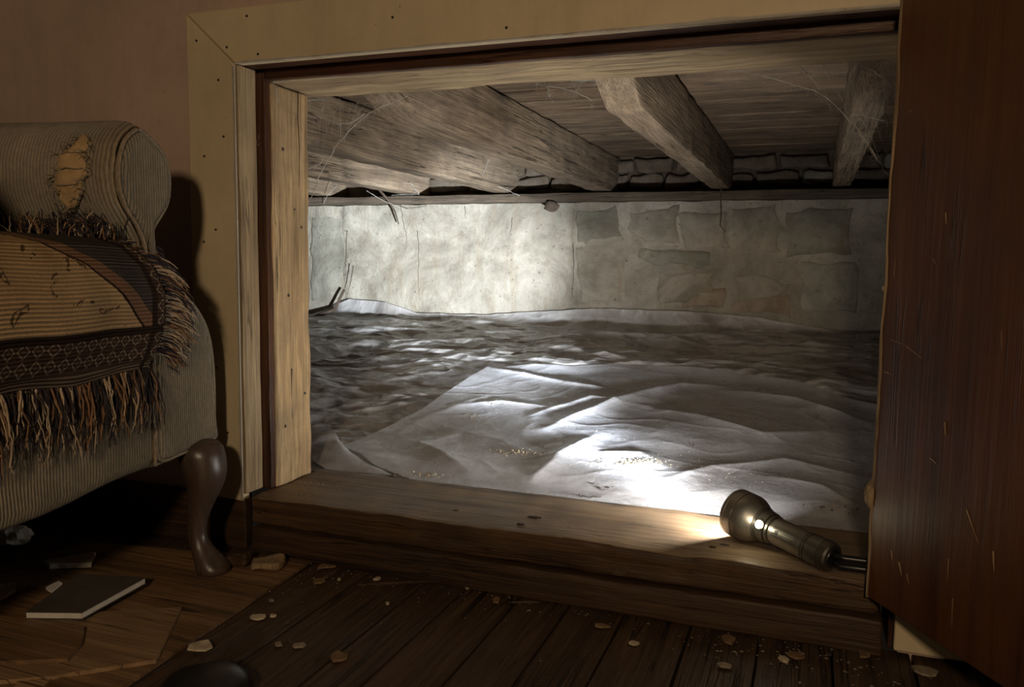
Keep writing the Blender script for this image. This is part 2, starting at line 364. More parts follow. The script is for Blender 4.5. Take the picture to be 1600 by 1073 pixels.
# casing with a mitred corner
def nails(parent, pts, y):
    for k, (x, z) in enumerate(pts):
        V, F = lathe([(0, .0022), (.0012, .0018), (.0016, .0002)], (Vector((x, y, z)), Vector((0, -1, 0)), Vector((1, 0, 0)), Vector((0, 0, 1))), 8)
        o = build('nail_head', [Vector(v) - parent.location for v in V], F, M['grit_d'], parent)
def casing(name, poly, edge, label):
    r_ = random.Random(len(name) + int(poly[0][0] * 100))
    V, F = prism(poly, 0, .018); o = build(name, V, F, M['casing']); struct(o, label)
    b = o.modifiers.new('b', 'BEVEL'); b.width = .003; b.segments = 2; b.limit_method = 'ANGLE'
    return o
cl = casing('trim_1', [(-.982, .088), (-.886, .084), (-.886, .8025), (-.982, .8895)], None, 'cream painted upright casing left of the opening')
ch = casing('trim_2', [(-.982, .8905), (-.8855, .8035), (.125, .8035), (.225, .8905)], None, 'cream painted head casing above the opening')
cr = casing('trim_3', [(.118, .006), (.225, .006), (.225, .8895), (.118, .8025)], None, 'pale casing right of the opening behind the door')
nails(cl, [(-.935, .31), (-.918, .78), (-.95, .66), (-.91, .69), (-.955, .52), (-.93, .54), (-.915, .2), (-.96, .845)], 0)
nails(ch, [(-.90, .83), (-.86, .875), (-.84, .815), (-.60, .85), (-.42, .82), (-.2, .86), (-.05, .83)], 0)
# chipped white edge of the casing
def edge_strip(parent, a, b, wdir, wid, seed, mat):
    a, b, wdir = Vector(a), Vector(b), Vector(wdir); V = []; n = 60
    for i in range(n + 1):
        p = a.lerp(b, i / n); ww = wid * (.55 + .75 * abs(nz(i * .21, seed)) + .2 * nz(i * .9, seed + 3))
        V += [p + Vector((0, -.0012, 0)), p + wdir * ww + Vector((0, -.0007, 0)), p + Vector((0, .018, 0)) - wdir * .0008, p + Vector((0, .0, 0)) - wdir * .0012]
    F = []
    for i in range(n):
        k = i * 4; F += [[k, k + 4, k + 5, k + 1], [k + 3, k + 7, k + 4, k]]
    V = [v - parent.location for v in V]; build('chipped_edge', V, F, mat, parent)
edge_strip(cl, (-.886, 0, .086), (-.886, 0, .80), (-1, 0, 0), .007, 1, M['chalk'])
edge_strip(ch, (-.885, 0, .8035), (.118, 0, .8035), (0, 0, 1), .004, 5, M['chalk'])
# jambs and stops
V, F = rbox(-.8842, -.8815, .002, .0465, .097, .803, (1, 1, 40), .002, .001, 14, 3); struct(build('trim_4', V, F, M['jamb']), 'cream stained side jamb board inside the left casing')
V, F = rbox(-.93, -.8635, .047, .06, .097, .80, (1, 1, 40), .0015, .0015, 18, 4); struct(build('trim_5', V, F, M['stop']), 'dark red-brown strip between jamb and rough post')
V, F = rbox(-.885, .118, .0185, .046, .804, .83, (40, 1, 1), .002, .001, 14, 5); struct(build('trim_6', V, F, M['stop_x']), 'dark underside board behind the head casing')
V, F = rbox(-.8630, .118, .047, .06, .786, .829, (40, 1, 1), .0015, .0012, 14, 6); struct(build('trim_7', V, F, M['stop_x']), 'dark red-brown strip above the rough header')
V, F = rbox(.112, .124, .019, .11, .0, .803, (1, 1, 20), .002, .001, 14, 7); struct(build('trim_8', V, F, M['stop']), 'dark right jamb board hidden by the door')

# rough framing timbers
V, F = rbox(-.954, -.861, .061, .165, .0955, .786, (4, 5, 40), .004, .0028, 17, 8)
po = tag(build('post', V, F, M['post'], smooth=True), 'rough weathered upright timber post at the left of the opening', 'post')
V, F = rbox(-.955, .40, .061, .205, .787, .879, (60, 6, 3), .005, .003, 13, 9)
hd = tag(build('header_beam', V, F, M['header'], smooth=True), 'pale rough timber header beam spanning the top of the opening', 'beam')
def crack(parent, pts, r, mat=None):
    V, F = tube([Vector(p) - parent.location for p in pts], r, 5, taper=.3); return build('crack', V, F, mat or M['grit_d'], parent)
crack(po, [(-.8605, .135, .785), (-.8603, .133, .74), (-.8605, .137, .69), (-.8602, .134, .62)], .0012)
crack(po, [(-.8605, .105, .30), (-.8603, .102, .26), (-.8605, .106, .21)], .0015)
for k, (y, z) in enumerate([(.09, .68), (.12, .58), (.14, .55), (.10, .43), (.145, .25), (.085, .2)]):
    V, F = lathe([(0, .003), (.0012, .0025), (.0016, .0003)], (Vector((-.8612, y, z)), Vector((1, 0, 0)), Vector((0, 1, 0)), Vector((0, 0, 1))), 8); build('nail_head', [Vector(v) - po.location for v in V], F, M['grit_d'], po)
V, F = rbox(.128, .21, .112, .205, 0.0, .786, (2, 2, 20), .004, .002, 17, 10)
tag(build('post', V, F, M['post'], smooth=True), 'rough timber post at the right of the opening behind the door', 'post')

# sill: thick worn upper beam, board below it
def worn(V):
    out = []
    for v in V:
        v = Vector(v)
        if v.y < .05 and v.z > .055:
            e = max(0, nz(v.x * 7, 3.3) * .6 + nz(v.x * 23, 9.1) * .4) ; v.z -= .010 * e * sm(.05, .0, v.y); v.y += .006 * e
        out.append(v)
    return out
V, F = rbox(-.872, .098, .0, .203, .049, SILL, (120, 16, 4), .005, .0022, 20, 11)
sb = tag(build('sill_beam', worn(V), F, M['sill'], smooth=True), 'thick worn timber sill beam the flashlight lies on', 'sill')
sb.data.materials.append(M['sill_front'])   # darker, redder wood colour for the room-side face
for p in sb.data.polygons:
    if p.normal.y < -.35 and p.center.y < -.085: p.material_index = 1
V, F = rbox(-.862, .104, -.011, .2, .0, .047, (110, 3, 4), .004, .0018, 18, 12)
tag(build('kick_board', V, F, M['kick'], smooth=True), 'dark brown lower board under the sill beam at floor level', 'board')
for (x, y, a, r1) in ((-.39, .075, .2, .011), (-.40, .035, .9, .006), (-.52, .06, 0, .005), (-.10, .06, .2, .007), (-.115, .045, .4, .005)):
    P = [(x + math.cos(k * .7 + a) * r1 * (1 + .3 * nz(k, x)), y + math.sin(k * .7 + a) * r1 * .45) for k in range(9)]
    V, F = prism(P, SILL - .001, SILL + .0016, 'z'); build('knot', [Vector(v) - sb.location for v in V], F, M['grit_d'], sb)

# ------------------------------------------------------------------ crawlspace shell
BW = 1.85
PL = -2.5; PR = .85
def bw(u, v):
    x = lerp(PL, PR, u); z = lerp(-.05, .716, v)
    d = .016 * nz(x * 1.7, z * 2.3) + .008 * nz(x * 6, z * 6, 4) + .004 * nz(x * 17, z * 17, 8)
    for bx, s_, dep in ((-1.86, .02, .012), (-.86, .012, .008)): d += dep * math.exp(-((x - bx - .01 * nz(z * 9, 2)) / s_) ** 2) * (1 if z > .3 else .5)
    return Vector((x, BW + d, z + (.004 * nz(x * 11, 7) if v > .99 else 0)))
V, F = grid(260, 70, bw)
wb = struct(build('wall_back', V, F, M['parge'], smooth=True), 'crumbling whitewashed masonry wall at the back of the crawlspace')
def slab(name, poly, y, thick, mat, parent, seed, slope=.7):
    """irregular flat stone: outline (x, z) with a sloped rim"""
    P = []
    for (x, z), (x2, z2) in zip(poly, poly[1:] + poly[:1]):
        for k in range(8):
            q = k / 8; xx, zz = lerp(x, x2, q), lerp(z, z2, q); P.append((xx + .022 * nz(xx * 14, zz * 14, seed) + .006 * nz(xx * 60, zz * 60, 3), zz + .018 * nz(xx * 14, zz * 14, seed + 5) + .006 * nz(xx * 60, zz * 60, 9)))
    cx = sum(p[0] for p in P) / len(P); cz = sum(p[1] for p in P) / len(P); n = len(P); V = []
    for f, yy in ((1.0, y + .03), (1.0, y + .004), (.95, y - thick * .5), (.86, y - thick), (.5, y - thick - .002)):
        for k, (x, z) in enumerate(P):
            xx, zz = cx + (x - cx) * f, cz + (z - cz) * f; V.append(Vector((xx, bw((xx - PL) / (PR - PL), (zz + .05) / .766).y + yy - BW + .0015 * nz(x * 25, z * 25, seed + f * 3), zz)))
    V.append(Vector((cx, bw((cx - PL) / (PR - PL), (cz + .05) / .766).y + y - BW - thick - .002, cz))); F = []
    for r_ in range(4):
        for k in range(n): F.append([r_ * n + k, r_ * n + (k + 1) % n, (r_ + 1) * n + (k + 1) % n, (r_ + 1) * n + k])
    for k in range(n): F.append([4 * n + k, 4 * n + (k + 1) % n, 5 * n])
    V, F = fix(V, F); return build(name, [v - parent.location for v in V], F, mat, parent, smooth=True)
blocks = [([(898, 330), (970, 325), (972, 372), (900, 376)], 'blk1'), ([(985, 330), (1058, 322), (1064, 380), (1010, 378), (982, 356)], 'blk2'), ([(1060, 332), (1135, 326), (1138, 388), (1066, 386)], 'blk2'),
          ([(1142, 326), (1218, 318), (1222, 392), (1145, 396)], 'blk2'), ([(1000, 386), (1112, 390), (1114, 416), (1036, 416), (990, 402)], 'blk1'), ([(1026, 424), (1116, 424), (1118, 476), (1030, 474)], 'blk2'),
          ([(900, 384), (978, 386), (976, 476), (905, 474)], 'blk2'), ([(1146, 430), (1204, 434), (1240, 446), (1210, 462), (1148, 466)], 'blk2'), ([(1060, 452), (1130, 450), (1134, 482), (1065, 480)], 'blk3'),
          ([(1142, 472), (1236, 458), (1238, 494), (1142, 486)], 'blk3'), ([(1228, 330), (1330, 322), (1332, 400), (1230, 402)], 'blk1'), ([(1246, 410), (1340, 408), (1342, 490), (1248, 490)], 'blk1'), ([(486, 338), (536, 336), (538, 470), (488, 474)], 'blk1')]
for k, (pp, mm) in enumerate(blocks):
    q = [at(x, y, Y=BW) for x, y in pp]; slab('block', [(p.x, p.z) for p in q], BW, .003 + .002 * (k % 3), M[mm], wb, k)
for k, pp in enumerate([[(628, 318), (630, 345), (636, 372), (633, 395)], [(652, 360), (654, 385), (653, 425), (656, 478)], [(728, 322), (727, 345)], [(544, 360), (540, 410), (545, 460)], [(895, 380), (897, 430), (890, 478)], [(1062, 350), (1085, 366)], [(800, 340), (797, 368)]]):
    cp = [at(x, y, Y=BW) for x, y in pp]; cq = []
    for a, b in zip(cp, cp[1:]):
        for j in range(6):
            p = a.lerp(b, j / 6) + Vector((.006 * nz(j * .9, k * 3.3), 0, 0)); uu = (p.x - PL) / (PR - PL); p.y = bw(uu, (p.z + .05) / .766).y - .0003; cq.append(p)
    crack(wb, cq, .0016, M['root'])
# masonry between the joist ends
uw = build('wall_back_upper', *rbox(PL, PR, 1.945, 2.0, .60, .93, (30, 1, 4), .003, .006, 9, 2), M['dirt']); struct(uw, 'mortared rubble between the joist ends above the wall plate')
rr = random.Random(4)
for row in range(2):
    x = -1.75 + row * .07
    while x < .6:
        L_ = rr.uniform(.12, .2); z0 = .772 + row * .056
        V, F = rbox(x, x + L_ - .01, 1.915 + rr.uniform(-.004, .006), 1.99, z0, z0 + .048, (5, 2, 3), .012, .012, 22, rr.random() * 50)
        build('brick', [Vector(v) - uw.location for v in V], F, M[rr.choice(['brk', 'brk', 'brk', 'blk1'])], uw, smooth=True); x += L_
V, F = rbox(PL, PR, 1.79, 1.925, .7165, .7465, (80, 2, 2), .003, .003, 9, 21)
tag(build('wall_plate', V, F, M['plate'], smooth=True), 'long thin timber wall plate lying on top of the back wall', 'beam')
V, F = rbox(PL - .1, PL, .1, 2.0, -.05, .95, (1, 20, 10), .003, .01, 5, 31); struct(build('wall_left', V, F, M['parge']), 'left end wall of the crawlspace')
V, F = rbox(PR, PR + .1, .1, 2.0, -.05, .95, (1, 20, 10), .003, .01, 5, 32); struct(build('wall_right', V, F, M['parge']), 'right end wall of the crawlspace')
# subfloor boards overhead
JB, JT = .7555, .886
ce = struct(empty('ceiling', (0, 1, JT)), 'weathered subfloor boards above the crawlspace joists')
y = .06; i = 0
while y < 2.0:
    rr = random.Random(i + 50); wd = rr.uniform(.095, .125)
    V, F = rbox(PL, PR, y, y + wd - .004, JT + rr.uniform(-.002, .004), JT + .024, (70, 4, 1), .003, .003, 11, i)
    build('subfloor_board', [Vector(v) - ce.location for v in V], F, M['sub'], ce, smooth=True); y += wd; i += 1
V, F = rbox(PL, PR, .05, 2.0, JT + .03, JT + .05, (1, 1, 1), .001); build('underlay', [Vector(v) - ce.location for v in V], F, M['pocket'], ce)
lab = ['floor joist at the far right corner of the crawlspace, half behind the door', 'floor joist nearest the middle of the opening, its underside catching light', 'deep floor joist left of the middle one with a pale worn patch', 'shadowy floor joist third to the left of the middle one', 'low dim floor joist close above the left end of the back wall', 'farthest left floor joist, mostly hidden behind the post']
for k, (xr, wd) in enumerate(((.102, .055), (-.285, .062), (-.70, .075), (-1.095, .07), (-1.48, .07), (-1.88, .07))):
    V, F = rbox(xr - wd, xr, .207, 1.94, JB, JT - .003, (4, 90, 8), .004, .0035, 12, 60 + k)
    V = [Vector((v.x, v.y, max(v.z, lerp(.789, JB - .004, min(1, (v.y - .207) / .10))))) for v in map(Vector, V)]   # ends cut back over the header
    tag(build('floor_joist', V, F, M['joist'], smooth=True), lab[k], 'joist', 'floor joists over the crawlspace')

# ------------------------------------------------------------------ crawlspace ground and plastic sheeting
YT = [(-.95, .95), (-.867, 1.044), (-.754, 1.108), (-.624, 1.124), (-.455, 1.20), (-.24, 1.19), (-.03, 1.106), (.15, .93), (.5, .62), (.9, .5)]
XL = [(.2, -.66), (.25, -.78), (.333, -.90), (.48, -.886), (.64, -.871), (1.2, -.866)]
LIP = [(-2.5, .26), (-1.98, .262), (-1.80, .332), (-1.63, .324), (-1.49, .284), (-1.22, .286), (-.75, .326), (-.40, .326), (-.18, .315), (.05, .28), (.21, .266), (.9, .25)]
def base(x, y):
    t_ = min(max((y - .25) / 1.5, 0), 1); e = sm(.22, .5, y)
    z = .088 + .175 * t_ - .010 * e
    z += e * (.013 * nz(x * 1.7 + 3, y * 1.9) + .004 * nz(x * 4.4, y * 5, 2))
    return z
def ridge(x, y, s): return 1 - min(1, abs(nz(x, y, s)) * 1.6)
def gbase(px, py):
    z = .1
    for _ in range(40): p = at(px, py, Z=z); z = .6 * z + .4 * (base(p.x, p.y) + .01)
    return Vector((p.x, p.y))
FOLDS = [([(850, 672), (960, 628), (1060, 603), (1130, 604)], .014, .030), ([(1010, 636), (1130, 664), (1190, 686), (1290, 676)], .013, .026), ([(1045, 750), (1120, 736), (1220, 722), (1335, 745)], .009, .020), ([(812, 768), (870, 716), (930, 682)], .013, .030),
         ([(640, 692), (690, 715), (755, 752)], .013, .032), ([(640, 705), (720, 678), (840, 712)], .008, .020), ([(755, 577), (850, 590), (965, 613)], .010, .010), ([(830, 650), (925, 622), (960, 630)], .007, .012), ([(930, 706), (1000, 712), (1050, 738)], .007, .020), ([(1130, 610), (1240, 625), (1350, 660)], .010, .022), ([(700, 640), (780, 628), (860, 640)], .006, .012), ([(1180, 745), (1290, 765), (1350, 800)], .006, .016), ([(600, 690), (680, 650), (760, 620)], .005, .014)]
FOLDS = [([gbase(*q) for q in pp], h_, w_) for pp, h_, w_ in FOLDS]
def folds(x, y):
    p = Vector((x + .010 * nz(x * 9, y * 9, 41), y + .010 * nz(x * 9, y * 9, 43))); z = 0
    for pts, h_, w_ in FOLDS:
        best = 9; q_ = 0; n = len(pts) - 1
        for i in range(n):
            a = pts[i]; d = pts[i + 1] - a; t_ = min(max((p - a).dot(d) / d.length_squared, 0), 1); e = (p - a - d * t_).length
            if e < best: best = e; q_ = (i + t_) / n
        if best < w_ * 5: z += h_ * math.exp(-best / w_) * math.sin(math.pi * min(max(q_, .04), .96)) ** .5
    return z
def crumple(x, y, s_):
    d = noise.voronoi((x, y, s_))[0]; return d[0]
def w_low(x, y):
    wx = x + .10 * nz(x * 2, y * 2, 7); wy = y + .07 * nz(x * 2.3, y * 2.3, 9)
    return .036 * crumple(wx * 2.4 + wy, wy * 5.2 - wx, .3) + .018 * crumple(wx * 6 - wy * 2, wy * 11 + wx * 2, .6) + .007 * crumple(wx * 13 + wy * 5, wy * 21, .9) + .006 * ridge(wx * 2.2, wy * 5.6, 1) ** 8 + .0012 * ridge(wx * 12, wy * 18, 6) ** 3 - .022
def w_up(x, y):
    wx = x + .16 * nz(x * 1.8, y * 1.8, 17); wy = y + .16 * nz(x * 1.8, y * 1.8, 19)
    return folds(x, y) * 1.0 + .0012 * ridge(wx * 7, wy * 8, 23) ** 8 + .010 * crumple(wx * 2.6, wy * 3.0, 1.7) + .0015 * crumple(wx * 8 + wy * 3, wy * 9, 2.7) - .006 + .0035 * nz(x * 4, y * 4, 24)
def cover(x, y): return sm(-.03, .05, x - interp(XL, y)) * sm(-.03, .05, interp(YT, x) - y)
def low(x, y):
    e = sm(.2, .30, y); z = base(x, y) + w_low(x, y) * e * (1 - .85 * cover(x, y)) - .012 * cover(x, y)
    return z
def fn(u, v):
    x = lerp(-2.35, .5, u)
    if v < .94:
        y = lerp(.204, 1.775, v / .94); z = low(x, y)
    else:
        q = (v - .94) / .06; y = 1.775 + .052 * math.sin(q * math.pi / 2) + .006 * nz(x * 5, q, 3); z = lerp(low(x, 1.775), interp(LIP, x) + .004 * nz(x * 14, 1), q ** 1.3)
    return Vector((x, y, z))
V, F = grid(460, 380, fn)
tag(build('plastic_sheet', V, F, M['film2'], smooth=True), 'crumpled grimy plastic sheet reaching up to the back wall', 'sheeting')
def fn2(u, v):
    x = 0
    y = .206 + v * .9
    for _ in range(3):
        xl = interp(XL, y); x = lerp(xl, .80, u ** .9); y = .206 + v * (interp(YT, x) - .206) * 1.0
    ed = min(1, min(u * 14, (1 - v) * 14)); curl = .008 * (1 - ed) ** 2 * (1 + nz(x * 6, y * 6, 31))
    z = base(x, y) + .010 + w_up(x, y) * sm(.2, .32, y) + curl
    if y < .30: z = lerp(SILL - .002, z, sm(.2, .30, y))
    return Vector((x, y, z))
V, F = grid(320, 260, fn2)
tag(build('plastic_sheet', V, F, M['film1'], smooth=True), 'paler plastic sheet laid on top, brightly lit beside the flashlight', 'sheeting')
def fn3(u, v):
    a, b, c_ = Vector((-1.02, .43)), Vector((-.90, .325)), Vector((-.72, .215)); d_ = Vector((-1.0, .30)); e_ = Vector((-.86, .207))
    top = a.lerp(b, u * 2) if u < .5 else b.lerp(c_, u * 2 - 1); bot = d_.lerp(e_, u)
    p = bot.lerp(top, v); return Vector((p.x, p.y, low(p.x, p.y) + .006 + .02 * v * (1 - u) + .003 * nz(p.x * 14, p.y * 14)))
V, F = grid(40, 16, fn3)
tag(build('plastic_scrap', V, F, M['film1'], smooth=True), 'small torn plastic flap beside the foot of the left post', 'sheeting')
V, F = grid(60, 40, lambda u, v: Vector((lerp(PL, PR, u), lerp(.205, 1.80, v), base(lerp(PL, PR, u), lerp(.205, 1.80, v)) - .03)))
tag(build('dirt_ground', V, F, M['dirt'], smooth=True), 'brown dirt ground under the plastic in the crawlspace', 'ground', kind='stuff')

# ------------------------------------------------------------------ door, open towards the room
dd = Vector((.51, -.86, 0)).normalized(); dn = Vector((-dd.y, dd.x, 0)) * -1      # along the door, out of its visible face
if dn.x > 0: dn = -dn
DH = Vector((.080, -.022, .082)); DW, DHT = .95, .722
dr = empty('door_1', DH, math.atan2(dd.y, dd.x)); struct(dr, 'reddish brown varnished plank door standing open on the right')
# door space: x along the door, y thickness, z up; visible face is the side towards dn
sgn = 1 if Vector((-dd.y, dd.x, 0)).dot(dn) > 0 else -1
y0, y1 = (-.022, 0) if sgn > 0 else (0, .022)
V, F = rbox(.003, DW, y0, y1, 0, DHT, (30, 1, 60), .002, .0012, 8, 70)
V2 = []
for v in V:
    v = Vector(v)
    if v.x < .02: v.x += .003 * nz(v.z * 14, 4) + .0015 * nz(v.z * 50, 2) + .006 * (v.z - .36) * 0
    V2.append(v)
build('door_panel', V2, F, M['door'], dr)
fy = y1 if sgn > 0 else y0
V = []; n = 120
for i in range(n + 1):
    z = DHT * i / n; ww = .0065 + .004 * nz(z * 9, 6) + .002 * nz(z * 40, 8); e = .003 * nz(z * 14, 4)
    V += [Vector((.001 + e, fy - sgn * .018, z)), Vector((.0005 + e, fy, z)), Vector((.0005 + e + ww * .5, fy + sgn * .0015, z)), Vector((e + ww, fy - sgn * .0002, z))]
F = [[i * 4 + k, i * 4 + k + 4, i * 4 + k + 5, i * 4 + k + 1] for i in range(n) for k in range(3)]
build('splintered_edge', V, F, M['raw'], dr)
def clump(c, r, seed, sq=(1, 1, 1), n=10):
    V = []; F = []
    for j in range(n + 1):
        for i in range(n * 2):
            th = math.pi * j / n; ph = math.pi * i / n; d = Vector((math.sin(th) * math.cos(ph), math.sin(th) * math.sin(ph), math.cos(th)))
            rr_ = r * (1 + .38 * noise.noise(d * 1.6 + Vector((seed, seed * 2, 0))) + .16 * noise.noise(d * 4 + Vector((0, seed, 3))))
            V.append(Vector(c) + Vector((d.x * sq[0], d.y * sq[1], d.z * sq[2])) * rr_)
    m_ = n * 2
    for j in range(n):
        for i in range(m_): F.append([j * m_ + i, j * m_ + (i + 1) % m_, (j + 1) * m_ + (i + 1) % m_, (j + 1) * m_ + i])
    return V, F
V, F = clump((-.003, fy - sgn * .006, .128), .015, 3, (.7, .8, 1.25)); build('torn_splinter', V, F, M['raw'], dr, smooth=True)
V, F = clump((.0, fy - sgn * .002, .385), .0035, 5, (1, .8, 1)); build('metal_catch', V, F, M['chip'], dr, smooth=True)
V = []; F = []; rr = random.Random(11)
for (px, py, dx, dz, wd) in ((.02, .325, .03, -.004, .0006), (.05, .32, .03, -.012, .0007), (.012, .285, .014, -.002, .0012), (.12, .245, .002, -.014, .0012), (.045, .075, .003, -.012, .001), (.06, .066, .006, -.014, .0012), (.075, .058, .004, -.01, .001), (.14, .10, .0, -.025, .0008), (.15, .06, .001, -.03, .0007), (.16, .16, .02, -.03, .0006), (.2, .13, .003, -.02, .001), (.03, .59, .004, -.002, .0008), (.02, .40, .001, .03, .0006), (.1, .47, .002, -.012, .0007), (.085, .42, .006, -.006, .0006), (.19, .35, .002, -.02, .0006), (.24, .3, .006, -.03, .0007), (.1, .2, .012, -.004, .0006)):
    tube([(px, fy + sgn * .0002, py), (px + dx * .5, fy + sgn * .0004, py + dz * .5 + rr.uniform(-.001, .001)), (px + dx, fy + sgn * .0002, py + dz)], wd, 4, V, F, .4)
o = build('scratches', V, F, M['raw'], dr); o['kind'] = 'stuff'

# ------------------------------------------------------------------ flashlight on the sill
tail = at(1302, 872, Z=.1158); rim = at(1150, 799, Z=.1325); ax = (rim - tail).normalized(); FS = (rim - tail).length / .2065
side = ax.cross(Vector((0, 0, 1))).normalized(); upv = side.cross(ax)
fr_ = (tail, ax, side, upv)
ft = empty('flashlight', (tail.x + ax.x * .09, tail.y + ax.y * .09, SILL))
tag(ft, 'bronze-grey metal flashlight lying lit on the worn sill', 'flashlight')
def fpart(name, prof, mat, sides=48, **kw):
    V, F = lathe([(d * FS, r_) for d, r_ in prof], fr_, sides, **kw); o = build(name, [v - ft.location for v in V], F, mat, ft, smooth=True)
    e = o.modifiers.new('e', 'EDGE_SPLIT'); e.split_angle = R(32); return o
fpart('tail_cap', [(0, .0005), (.0, .012), (.001, .0175), (.004, .0198), (.012, .0205), (.014, .0205), (.0145, .0192), (.0165, .0192), (.017, .0202), (.040, .0202), (.0405, .0188), (.0425, .0188), (.043, .0202), (.0455, .0202), (.046, .0186), (.0475, .0186), (.048, .0196), (.050, .0196)], M['metal2'])
fpart('body_tube', [(.0495, .0188), (.051, .0192), (.112, .0190), (.1135, .0182), (.116, .0182)], M['metal'])
fpart('neck', [(.1155, .0188), (.117, .0206), (.121, .0210), (.1215, .0198), (.1235, .0198), (.124, .0222), (.1375, .0235), (.138, .0222), (.1405, .0222), (.141, .0246), (.1435, .0252), (.144, .0240), (.146, .0240)], M['metal2'])
fpart('head', [(.1450, .002), (.1452, .0236), (.1455, .0250), (.148, .0262), (.158, .0312), (.165, .0338), (.172, .0350), (.180, .0352), (.1805, .0340), (.1825, .0340), (.183, .0352), (.196, .0352), (.1965, .0345), (.1985, .0345), (.199, .0350), (.205, .0350), (.2065, .0335), (.2065, .0305), (.200, .0300)], M['metal'], cap=False)
fpart('lens', [(.2020, .0304), (.2030, .0302), (.2032, .002)], M['lens'])
fpart('tail_button', [(-.0012, .001), (-.0012, .0125), (.0005, .0135), (.0012, .0135)], M['black'])
# lit side button facing the room
bdir = (Vector((-.35, -.8, .30))); bdir = (bdir - ax * bdir.dot(ax)).normalized()
bs = ax.cross(bdir); bo = tail + ax * .131 * FS + bdir * .0222
V, F = lathe([(-.003, .0078), (.0012, .0078), (.0016, .006)], (bo, bdir, ax, bs), 24); build('button_ring', [v - ft.location for v in V], F, M['metal2'], ft, smooth=False)
V, F = lathe([(.0012, .006), (.0030, .0048), (.0036, .002)], (bo, bdir, ax, bs), 24); build('lit_button', [v - ft.location for v in V], F, M['led'], ft, smooth=True)
# engraved plate on the body
an = math.atan2(bdir.dot(upv), bdir.dot(side))
def patch(d0, d1, a0, a1, r, mat, name):
    d0 *= FS; d1 *= FS; V, F = lathe([(d0, r - .0006), (d0, r), (d1, r), (d1, r - .0006)], fr_, 10, a0, a1, False); build(name, [v - ft.location for v in V], F, mat, ft)
patch(.058, .106, an - .42, an + .38, .01945, M['metal2'], 'label_plate')
for k in range(3): patch(.063 + .002 * k, .088 - .003 * k, an - .22 + .17 * k, an - .15 + .17 * k, .0198, M['metal'], 'engraved_line')
patch(.094, .101, an - .12, an + .16, .0198, M['black'], 'engraved_mark')
V, F = tube([v - ft.location for v in (tail + upv * .004, tail - ax * .012 + upv * .004 + side * .006, tail - ax * .02 + Vector((.04, .012, .004)), tail + Vector((.075, .0, .002)))], .0046, 8)
build('wrist_strap', V, F, M['black'], ft, smooth=True)
V, F = tube([v - ft.location for v in (tail - upv * .004, tail - ax * .012 - upv * .006, tail + Vector((.05, -.004, -.008)), tail + Vector((.075, .0, .002)))], .0046, 8)
build('wrist_strap', V, F, M['black'], ft, smooth=True)
lo = tail + ax * .2065 * FS
tgt = Vector((-1.45, BW, .545))
hz_ = (tgt - lo).normalized(); hz_ = Vector((hz_.x, hz_.y, 0)).normalized()
for nm, e, sz, colr_, dr_ in (('flashlight_hotspot', 470., 34, (.85, .92, 1.), tgt - lo), ('flashlight_corona', 62., 58, (.95, .97, 1.), hz_ + Vector((.02, .02, .26))), ('flashlight_spill', 24., 132, (1., .95, .88), ax + Vector((.05, .05, .52)))):
    light(nm, 'SPOT', lo + ax * .002, e, colr_, lo + dr_, spot_size=R(sz), spot_blend=1., shadow_soft_size=.026)
light('flashlight_button_glow', 'POINT', bo + bdir * .02, .05, (1, .9, .62), shadow_soft_size=.006)

# ------------------------------------------------------------------ armchair (faces right, its far arm along the wall)
CA = R(9.); CO = Vector((-.895, -.10, 0))
chr_ = empty('armchair', CO, CA); tag(chr_, 'worn ribbed beige armchair with torn rolled arm and dark cabriole leg', 'armchair')
outer = [(-.135, .676), (-.105, .668), (-.078, .652), (-.060, .628), (-.055, .598), (-.061, .568), (-.078, .546), (-.096, .528), (-.101, .512), (-.096, .495), (-.075, .476), (-.043, .456), (0, .424), (.028, .390), (.042, .350), (.047, .295), (.046, .24), (.043, .197)]
inner = [(-.05, .190), (-.12, .200), (-.125, .30), (-.13, .45), (-.135, .50), (-.150, .528), (-.172, .552), (-.186, .585), (-.184, .622), (-.168, .655)]
def spline(P, k=4, closed=True):
    out = []; n = len(P)
    for i in range(n):
        p0, p1, p2, p3 = (Vector(P[(i + j - 1) % n]) for j in range(4))
        for q in range(k):
            s = q / k; out.append(((2 * p1) + (p2 - p0) * s + (2 * p0 - 5 * p1 + 4 * p2 - p3) * s * s + (3 * p1 - p0 - 3 * p2 + p3) * s ** 3) * .5)
    return out
prof = spline(outer + inner, 4); NP = len(prof)
def inset(P, d):
    out = []; n = len(P)
    for i in range(n):
        tn = (P[(i + 1) % n] - P[i - 1]).normalized(); out.append(P[i] + Vector((tn.y, -tn.x)) * d)
    return out
def arm(parent, name, ydir=1, yoff=0., length=.62):
    V = []; F = []; rings = [(.006, .016), (.008, .011), (.004, .006), (-.006, .0015), (-.020, 0)] + [(-.020 - (length - .020) * k / 40, 0) for k in range(1, 41)]
    for x, ins in rings:
        for k, p in enumerate(inset(prof, ins)):
            a = .004 * nz(x * 9, p.y * 11, p.x * 11); V.append(Vector((x + (a if x > -.01 else 0), yoff + ydir * (p.x + a), p.y + a * .5 + .012 * sm(0, -.1, x) * sm(.5, .62, p.y) * 0)))
    for i in range(len(rings) - 1):
        for k in range(NP): F.append([i * NP + k, i * NP + (k + 1) % NP, (i + 1) * NP + (k + 1) % NP, (i + 1) * NP + k])
    F.append(list(range(NP))); F.append([(len(rings) - 1) * NP + k for k in range(NP)][::-1])
    V, F = fix(V, F); return build(name, V, F, M['cordx'], parent, smooth=True)
am = arm(chr_, 'arm')
